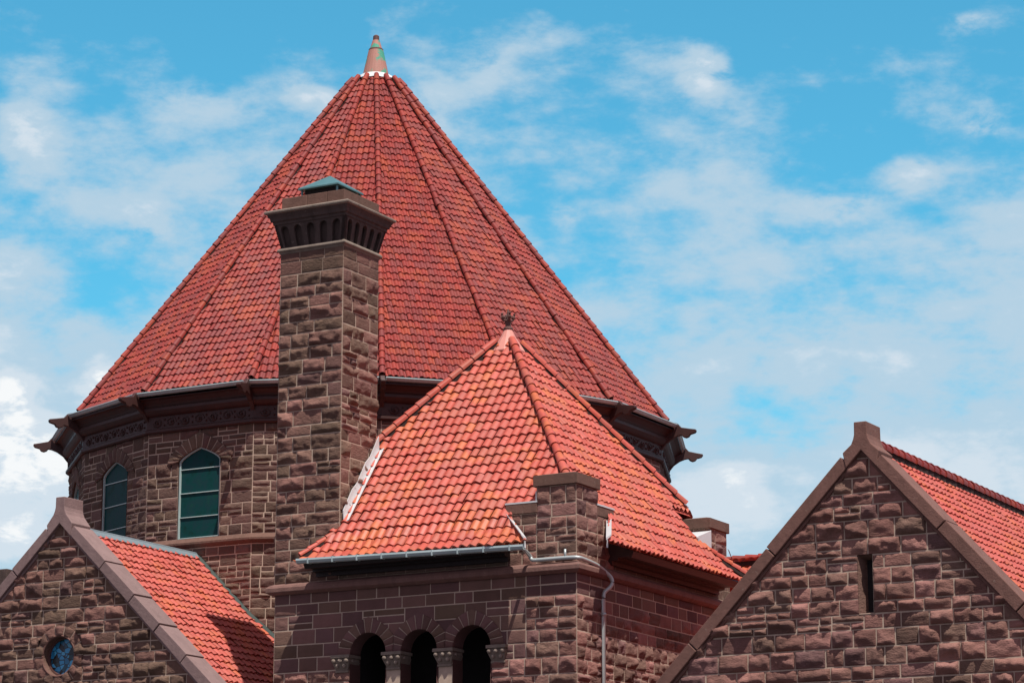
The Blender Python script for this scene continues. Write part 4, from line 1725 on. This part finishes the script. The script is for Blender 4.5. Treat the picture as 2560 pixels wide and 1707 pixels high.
for side in range(4):
    # 5 openings: pillars between, arched heads
    n = 5
    pw = 0.42                                   # pillar share of a bay
    xs = np.linspace(-0.93, 0.93, n + 1)
    bw = (xs[1] - xs[0]) / 2

    def slab(poly, w0, w1):
        k = len(poly)
        vs = [panel_pt(side, u, v, w0) for u, v in poly] + [panel_pt(side, u, v, w1) for u, v in poly]
        fs = [tuple(range(k - 1, -1, -1)), tuple(range(k, 2 * k))] + [(i, (i + 1) % k, k + (i + 1) % k, k + i) for i in range(k)]
        m.add(vs, fs)
    for i in range(n):
        c = (xs[i] + xs[i + 1]) / 2
        op = bw * (1 - pw)
        lo, hi = xs[i], xs[i + 1]
        if i == 0:
            lo = -1.0
        if i == n - 1:
            hi = 1.0
        slab([(lo, 0.0), (c - op, 0.0), (c - op, 0.72), (lo, 0.72)], -0.07, 0.0)
        slab([(c + op, 0.0), (hi, 0.0), (hi, 0.72), (c + op, 0.72)], -0.07, 0.0)
        for k in range(8):
            a0, a1 = math.pi * k / 8, math.pi * (k + 1) / 8
            p0 = (c - op * math.cos(a0), 0.72 + 0.19 * math.sin(a0))
            p1 = (c - op * math.cos(a1), 0.72 + 0.19 * math.sin(a1))
            slab([p0, p1, (p1[0], 1.0), (p0[0], 1.0)], -0.07, 0.0)
        slab([(lo, 0.72), (c - op, 0.72), (c - op, 1.0), (lo, 1.0)], -0.07, 0.0)
        slab([(c + op, 0.72), (hi, 0.72), (hi, 1.0), (c + op, 1.0)], -0.07, 0.0)
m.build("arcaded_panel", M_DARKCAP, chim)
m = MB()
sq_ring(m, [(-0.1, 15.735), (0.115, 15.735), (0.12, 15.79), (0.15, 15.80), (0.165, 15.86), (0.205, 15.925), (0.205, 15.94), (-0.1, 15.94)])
m.build("cornice", M_DARKCAP, chim, 0.006)  # darker than the lip: the shadow below it is in the colour
m = MB()
sq_ring(m, [(-0.1, 15.93), (0.215, 15.93), (0.245, 15.945), (0.25, 15.985), (0.21, 16.01), (-0.1, 16.035)])
m.build("upper_lip", M_LIP, chim, 0.01)
m = MB()
for (x0, x1, y0, y1) in ((ccx - hx, ccx - hx * 0.2, ccy - hy, ccy + hy), (ccx - hx * 0.2 + 0.006, ccx + hx * 0.45, ccy - hy, ccy + hy), (ccx + hx * 0.45 + 0.006, ccx + hx, ccy - hy, ccy + hy)):
    m.box(x0, x1, y0, y1, 16.02, 16.29)
m.build("cap", M_CAP, chim, 0.012)
m = MB()
h = 0.46
zc = 16.50
m.add([(ccx - h, ccy - h, zc), (ccx + h, ccy - h, zc), (ccx + h, ccy + h, zc), (ccx - h, ccy + h, zc), (ccx, ccy - 0.04, 16.80), (ccx, ccy + 0.04, 16.80),
       (ccx - h, ccy - h, zc - 0.035), (ccx + h, ccy - h, zc - 0.035), (ccx + h, ccy + h, zc - 0.035), (ccx - h, ccy + h, zc - 0.035)],
      [(0, 1, 4), (1, 2, 5, 4), (2, 3, 5), (3, 0, 4, 5), (6, 7, 1, 0), (7, 8, 2, 1), (8, 9, 3, 2), (9, 6, 0, 3), (9, 8, 7, 6)])
hood = m.build("metal_hood", M_COPPER, chim, 0.006)
m = MB()
m.box(ccx - 0.36, ccx + 0.36, ccy - 0.36, ccy + 0.36, 16.28, 16.462)
m.build("flue", M_INSIDE, hood)
for sx in (-1, 1):
    for sy in (-1, 1):
        m = MB()
        m.box(ccx + sx * 0.40 - 0.015, ccx + sx * 0.40 + 0.015, ccy + sy * 0.40 - 0.015, ccy + sy * 0.40 + 0.015, 16.28, 16.48)
        m.build("hood_leg", M_COPPER, hood)
# flashing up the right flank of the chimney
ys = np.linspace(42.76, 43.98, 9)
pa = [(CX1 + 0.055, y, roof_z(PCY - y) + 0.07) for y in ys]
pb = [(CX1 + 0.05, y - 0.02, roof_z(PCY - y) + 0.30 + 0.03 * ((i * 7) % 3)) for i, y in enumerate(ys)]
m = MB()
for i in range(len(ys) - 1):
    a0, a1, b0, b1 = (Vector(q) for q in (pa[i], pa[i + 1], pb[i], pb[i + 1]))
    o = Vector((0.015, 0, 0))
    m.hexa([a0, a1, b1, b0], [a0 + o, a1 + o, b1 + o, b0 + o])
    c0, c1 = a0 + Vector((0.12, 0, 0.045)), a1 + Vector((0.12, 0, 0.045))
    u = Vector((0, 0, 0.015))
    m.hexa([a0, a1, c1, c0], [a0 + u, a1 + u, c1 + u, c0 + u])
m.build("chimney_flashing", M_LEAD, pav)

# ================================================================== GABLED WINGS


def gabled_wing(t, xc, yf, yb, zin, ml, mr, half_l, half_r, zridge, roofm, rockm, copem, seed, hole=None, slit=None, top=10.75, ridge_metal=False, xr=None, ztop0=5.2, thick=0.19, tile_exp=0.2135, lap=0.022, seglen=(0.8, 1.2)):
    rg = random.Random(seed)
    xr = xc if xr is None else xr
    fr = plane_map((0, yf, 0), (1, 0, 0), (0, -1, 0))

    def rake(u):
        return zin + 0.03 - np.where(u < xc, (xc - u) * ml, (u - xc) * mr)
    w = StoneWall()
    w.mats = (rockm, M_MORTAR)
    kk = dict(h=(0.19, 0.30), l=(0.28, 0.56), split=0.13)
    x0, x1 = xc - half_l, xc + half_r
    amp = 0.074
    if hole:
        hc, hz, hr = hole
        out = hr + 0.2

        def keep(u, v):
            return (u - hc) ** 2 + (v - hz) ** 2 > (out - 0.035) ** 2
        w.stones(ashlar(x0, x1, ztop0, zin + 0.1, rg, **kk), fr, amp, rg, keep=keep, rake=rake, res=0.036)
        w.mortar(x0, x1, ztop0, zin + 0.1, fr, 1, keep=keep, rake=rake, cell=0.05)
        ci = lambda q: (hc + hr * np.cos(2 * np.pi * q), hz + hr * np.sin(2 * np.pi * q))
        co_ = lambda q: (hc + out * np.cos(2 * np.pi * q), hz + out * np.sin(2 * np.pi * q))
        w.voussoirs(ci, co_, 14, fr, rg, 0.02, 0.02)
        q = np.linspace(0, 1, 33)
        pu, pv = ci(q)
        w.reveal(pu, pv, 0.26, fr, 0, 0.02)
    elif slit:
        s0, s1, zb, zt = slit
        lower = ashlar(x0, x1, ztop0, zb, rg, **kk)
        w.stones(lower, fr, amp, rg, rake=rake)
        w.stones(ashlar(x0, s0 - 0.02, zb, zt, rg, **kk), fr, amp, rg, rake=rake)
        w.stones(ashlar(s1 + 0.02, x1, zb, zt, rg, **kk), fr, amp, rg, rake=rake)
        w.stones(ashlar(x0, x1, zt, zin + 0.1, rg, **kk), fr, amp, rg, rake=rake)
        keep = lambda u, v: ~((u > s0 - 0.03) & (u < s1 + 0.03) & (v > zb) & (v < zt))
        w.mortar(x0, x1, ztop0, zin + 0.1, fr, 1, keep=keep, rake=rake, cell=0.05)
        # splayed jambs
        for (a, b) in ((s0 - 0.03, s0 + 0.05), (s1 + 0.03, s1 - 0.05)):
            U = np.array([[a, b], [a, b]])
            Vv = np.array([[zb, zb], [zt, zt]])
            w.patch(U, Vv, np.array([[0.01, -0.2], [0.01, -0.2]]), fr, (0.1, 0.6), 0)
        for z, zi in ((zb, zb + 0.05), (zt, zt - 0.05)):
            U = np.array([[s0 - 0.03, s1 + 0.03], [s0 + 0.05, s1 - 0.05]])
            Vv = np.array([[z, z], [zi, zi]])
            w.patch(U, Vv, np.array([[0.01, 0.01], [-0.2, -0.2]]), fr, (0.1, 0.6), 0)
    w.build("gable_wall", [rockm, M_MORTAR], t)
    m = MB()
    # back of the gable wall, side walls and lower wall
    m.add([(x0, yf + 0.004, 0), (x1, yf + 0.004, 0), (x1, yf + 0.004, ztop0), (x0, yf + 0.004, ztop0)], [(0, 1, 2, 3)])
    zl, zr = zin - half_l * ml, zin - half_r * mr
    m.add([(x0, yf + 0.45, 0), (xc, yf + 0.45, zin + 0.05), (x1, yf + 0.45, 0)] if False else [(x0, yf + 0.45, zl), (x1, yf + 0.45, zr), (xc, yf + 0.45, zin)], [(0, 1, 2)])
    m.add([(x0, yf, 0), (x0, yb, 0), (x0, yb, zl), (x0, yf, zl)], [(0, 1, 2, 3)])
    m.add([(x1, yf, 0), (x1, yb, 0), (x1, yb, zr), (x1, yf, zr)], [(0, 1, 2, 3)])
    m.build("side_wall", M_PLAIN, t)
    if hole:
        hc, hz, hr = hole
        m = MB()
        q = [(hc + hr * math.cos(2 * math.pi * i / 32), yf + 0.17, hz + hr * math.sin(2 * math.pi * i / 32)) for i in range(32)]
        q2 = [(hc + (hr - 0.04) * math.cos(2 * math.pi * i / 32), yf + 0.17, hz + (hr - 0.04) * math.sin(2 * math.pi * i / 32)) for i in range(32)]
        for i in range(32):
            k = (i + 1) % 32
            m.hexa([q[i], q[k], q2[k], q2[i]], [(p[0], p[1] - 0.05, p[2]) for p in (q[i], q[k], q2[k], q2[i])])
        # tracery: a ring of foils
        for i in range(8):
            a = 2 * math.pi * i / 8
            m.tube([(hc, yf + 0.19, hz), (hc + (hr - 0.03) * math.cos(a), yf + 0.19, hz + (hr - 0.03) * math.sin(a))], 0.01, 5)
        m.tube([(hc + 0.15 * math.cos(2 * math.pi * i / 16), yf + 0.19, hz + 0.15 * math.sin(2 * math.pi * i / 16)) for i in range(17)], 0.012, 5)
        wo = m.build("round_window", M_RUST, t)
        m = MB()
        m.prism(q2, (0, 0.012, 0))
        m.build("stained_glass", M_STAINED, wo)
        m = MB()
        # moulded stone rim, bright on its lower lip
        a_ = [(hc + (hr + 0.012) * math.cos(2 * math.pi * i / 40), yf - 0.02, hz + (hr + 0.012) * math.sin(2 * math.pi * i / 40)) for i in range(41)]
        m.tube(a_, 0.022, 6)
        m.build("stone_rim", M_COPE2, wo)
    if slit:
        s0, s1, zb, zt = slit
        m = MB()
        m.box(s0 + 0.0, s1 - 0.0, yf + 0.195, yf + 0.21, zb, zt)
        m.build("slit_window", M_INSIDE, t)
    # coping along both rakes
    y0, y1 = yf - 0.09, yf + 0.50
    for side, mm, hh in ((-1, ml, half_l + 0.25), (1, mr, half_r + 0.25)):
        ln = math.hypot(1, mm)
        d = Vector((side / ln, 0, -mm / ln))
        nrm = Vector((side * mm / ln, 0, 1 / ln))
        tot = hh * ln
        s = 0.30
        m = MB()
        while s < tot - 0.01:
            L_ = min(rg.uniform(*seglen), tot - s)
            if tot - s - L_ < 0.3:
                L_ = tot - s
            a = Vector((xc, 0, zin)) + d * s
            b = Vector((xc, 0, zin)) + d * (s + L_ - 0.018)
            t0 = thick + rg.uniform(-0.005, 0.007)
            yj = rg.uniform(-0.008, 0.008)
            # the stones overlap a little like shingles: upper end tucked, lower end raised
            pf = [(y0 + yj, a), (y1, a), (y1, b), (y0 + yj, b)]
            bot = [(p.x, y, p.z) for y, p in pf]
            tops = []
            for y, p in pf:
                up = t0 + (lap if p is b else 0.0)
                q = p + nrm * up
                tops.append((q.x, y, q.z))
            m.hexa(bot, tops)
            # drip moulding under the front edge
            s += L_
        a = Vector((xc, 0, zin)) + d * 0.25
        b = Vector((xc, 0, zin)) + d * tot
        nb = nrm * 0.05
        m.hexa([(a.x, y0 + 0.05, a.z), (a.x, yf + 0.02, a.z), (b.x, yf + 0.02, b.z), (b.x, y0 + 0.05, b.z)],
               [((a - nb).x, y0 + 0.05, (a - nb).z), ((a - nb).x, yf + 0.02, (a - nb).z), ((b - nb).x, yf + 0.02, (b - nb).z), ((b - nb).x, y0 + 0.05, (b - nb).z)])
        m.build("coping", copem, t, 0.012)
    # saddle stone at the peak
    lnl, lnr = math.hypot(1, ml), math.hypot(1, mr)
    ol = zin + thick * lnl
    orr = zin + thick * lnr
    q = 0.34 / lnl * 1.0
    qr = 0.34 / lnr * 1.0
    bw = 0.105
    pts = [(-bw, top), (bw, top), (bw + 0.003, top - 0.2), (bw + 0.02, top - 0.27), (bw + 0.055, top - 0.35), (qr + thick * mr / lnr * 0.5, orr - (qr + thick * mr / lnr * 0.5) * mr + 0.02),
           (qr + 0.02, zin - (qr + 0.02) * mr), (0, zin + 0.0), (-q - 0.02, zin - (q + 0.02) * ml), (-(q + thick * ml / lnl * 0.5), ol - (q + thick * ml / lnl * 0.5) * ml + 0.02),
           (-bw - 0.055, top - 0.35), (-bw - 0.02, top - 0.27), (-bw - 0.003, top - 0.2)]
    m = MB()
    poly = [(xc + a, y0 - 0.012, b) for a, b in pts]
    m.prism(poly, (0, y1 - y0 + 0.0, 0))
    m.build("apex_stone", copem, t, 0.012)
    # tiled slopes
    parts = []
    for side, mm, hh in ((-1, ml, half_l + 0.2), (1, mr, half_r + 0.2)):
        ln = math.hypot(1, mm)
        up = np.array([-side / ln, 0, mm / ln])
        nr = np.array([side * mm / ln, 0, 1 / ln])
        ey = zridge - hh * mm
        L_ = hh * ln
        if side > 0:
            mpf = flat_map((xr + hh, 0, ey), (0, 1, 0), up, nr)
            V, F, UV = tiles(mpf, yf + 0.46, yb, 0, L_, 0.181, tile_exp, 0.040, rg)
        else:
            mpf = flat_map((xr - hh, yf + 0.46 + yb, ey), (0, -1, 0), up, nr)
            V, F, UV = tiles(mpf, yf + 0.46, yb, 0, L_, 0.181, tile_exp, 0.036, rg)
        parts.append((V, F, UV, [(Vector((0, yb, 0)), Vector((0, 1, 0))), (Vector((0, yf + 0.47, 0)), Vector((0, -1, 0))), (Vector((xr + side * 0.02, 0, 0)), Vector((-side, 0, 0)))]))
    for pt, mt in zip(parts, (M_TILE_T, roofm)):  # unseen left slope gets darker tile to weaken its red bounce
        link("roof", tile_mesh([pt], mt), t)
    if ridge_metal:
        m = MB()
        prof = [(-0.11, -0.08), (-0.04, 0.02), (-0.035, 0.045), (0, 0.06), (0.035, 0.045), (0.04, 0.02), (0.11, -0.08), (0.0, -0.01)]
        m.prism([(xr + a, yf + 0.5, zridge + 0.05 + b) for a, b in prof], (0, yb - yf - 0.5, 0))
        m.build("ridge_cap", M_RIDGE, t)
    else:
        hip("ridge_tiles", (xr, yf + 0.5, zridge + 0.04), (xr, yb, zridge + 0.04), (0, 0, 1), 0.10, 0.27, rg, roofm if False else M_TILE_T, t)


lw = thing("gabled_wing", "gabled brownstone wing at lower left with pink coping and a round blue stained glass window", "building", (-33.46, 44.4, 0), "gabled wings of the church")
gabled_wing(lw, -33.47, 42.15, 46.66, 10.22, 0.97, 0.97, 4.6, 4.62, 10.14, M_TILE_W, M_OLIVE, M_COPE, 3, hole=(-33.43, 7.65, 0.38), top=10.74, ridge_metal=True, xr=-33.46)
# flashing where the wing's roof meets the tower wall
m = MB()
for mi, (xa, xb, hgt) in ((1, (-33.4, -31.55, 0.07)), (0, (-31.55, -30.7, 0.13))):
    nseg = 8
    for i in range(nseg):
        u0 = xa + (xb - xa) * i / nseg
        u1 = xa + (xb - xa) * (i + 1) / nseg

        def yy(x):
            dx = abs(x - TC[0])
            f0 = TC[1] - AP
            return f0 if dx < hw else f0 + (dx - hw) * math.tan(R(22.5))
        za, zb_ = 10.14 - (u0 + 33.46) * 0.97, 10.14 - (u1 + 33.46) * 0.97
        ya, yb_ = yy(u0) - 0.035, yy(u1) - 0.035
        m.hexa([(u0, ya, za + 0.03), (u1, yb_, zb_ + 0.03), (u1, yb_ - 0.05, zb_ + 0.05), (u0, ya - 0.05, za + 0.05)],
               [(u0, ya + 0.02, za + 0.05 + hgt), (u1, yb_ + 0.02, zb_ + 0.05 + hgt), (u1, yb_ - 0.0, zb_ + 0.05 + hgt), (u0, ya - 0.0, za + 0.05 + hgt)], mi)
m.build("flashing", [M_LEAD, M_DARKLEAD], lw)

rw = thing("gabled_wing", "gabled brownstone wing at lower right with a narrow slit window and pink tiled roof behind", "building", (-15.7, 45, 0), "gabled wings of the church")
gabled_wing(rw, -15.74, 39.5, 51.0, 9.59, 1.03, 1.115, 4.7, 4.7, 9.62, M_TILE_W, M_ROCK, M_COPE2, 8, slit=(-15.85, -15.66, 7.05, 7.96), top=10.04, xr=-15.74, lap=0.008, seglen=(1.3, 2.1))

# ================================================================== TRANSEPT ARMS beside the tower


def arm(t, x0, x1, seed, gable_left=False):
    rg = random.Random(seed)
    yc, zr, mm, hh = TC[1], 10.16, 0.97, 4.6
    ln = math.hypot(1, mm)
    parts = []
    for side in (-1, 1):
        up = np.array([0, -side / ln, mm / ln])
        nr = np.array([0, side * mm / ln, 1 / ln])
        o = (x0 + x1 if side > 0 else 0, yc + side * hh, zr - hh * mm)
        U = (1, 0, 0) if side < 0 else (-1, 0, 0)
        V, F, UV = tiles(flat_map(o, U, up, nr), x0, x1, 0, hh * ln, 0.181, 0.2135, 0.036, rg)
        parts.append((V, F, UV, [(Vector((x1, 0, 0)), Vector((1, 0, 0))), (Vector((x0, 0, 0)), Vector((-1, 0, 0)))]))
    link("roof", tile_mesh(parts, M_TILE_P), t)
    hip("ridge_tiles", (x0, yc, zr + 0.04), (x1, yc, zr + 0.04), (0, 0, 1), 0.10, 0.3, rg, M_TILE_T, t)
    m = MB()
    zw = zr - hh * mm - 0.05
    m.box(x0 + 0.05, x1 - 0.05, yc - hh + 0.35, yc + hh - 0.35, 0, zw)
    if gable_left:
        xg = x0 - 0.02
        m.add([(xg, yc - hh + 0.35, zw - 0.1), (xg, yc + hh - 0.35, zw - 0.1), (xg, yc, zr)], [(0, 1, 2)])
    else:
        m.add([(x1 - 0.05, yc - hh + 0.35, zw), (x1 - 0.05, yc + hh - 0.35, zw), (x1 - 0.05, yc, zr - 0.05)], [(0, 1, 2)])
    m.build("wall", M_PLAIN, t)


ra = thing("transept_wing", "low transept wing whose red ridge shows between the back turret and the right gable", "building", (-20.5, TC[1], 0))
arm(ra, -27.0, -14.0, 41)
la = thing("transept_wing", "transept wing whose dark gable end just shows behind the left gable's slope", "building", (-41.5, TC[1], 0))
arm(la, -43.9, -39.6, 42, True)
m = MB()
for side in (-1, 1):
    ln = math.hypot(1, 0.97)
    d = Vector((0, side / ln, -0.97 / ln))
    nrm = Vector((0, side * 0.97 / ln, 1 / ln))
    a = Vector((0, TC[1], 10.85))
    b = a + d * 6.4
    m.hexa([(-44.45, a.y, a.z), (-43.85, a.y, a.z), (-43.85, b.y, b.z), (-44.45, b.y, b.z)],
           [(-44.45, (a + nrm * .3).y, (a + nrm * .3).z), (-43.85, (a + nrm * .3).y, (a + nrm * .3).z), (-43.85, (b + nrm * .3).y, (b + nrm * .3).z), (-44.45, (b + nrm * .3).y, (b + nrm * .3).z)])
m.box(-44.45, -43.84, TC[1] - 0.3, TC[1] + 0.3, 10.6, 11.48)
m.build("coping", M_DARKCAP, la, 0.02)
m = MB()
m.prism([(-44.4, TC[1] - 4.5, 0), (-44.4, TC[1] + 4.5, 0), (-44.4, TC[1] + 4.5, 6.4), (-44.4, TC[1], 10.95), (-44.4, TC[1] - 4.5, 6.4)], (0.45, 0, 0))
m.build("gable_wall", M_PLAIN, la)
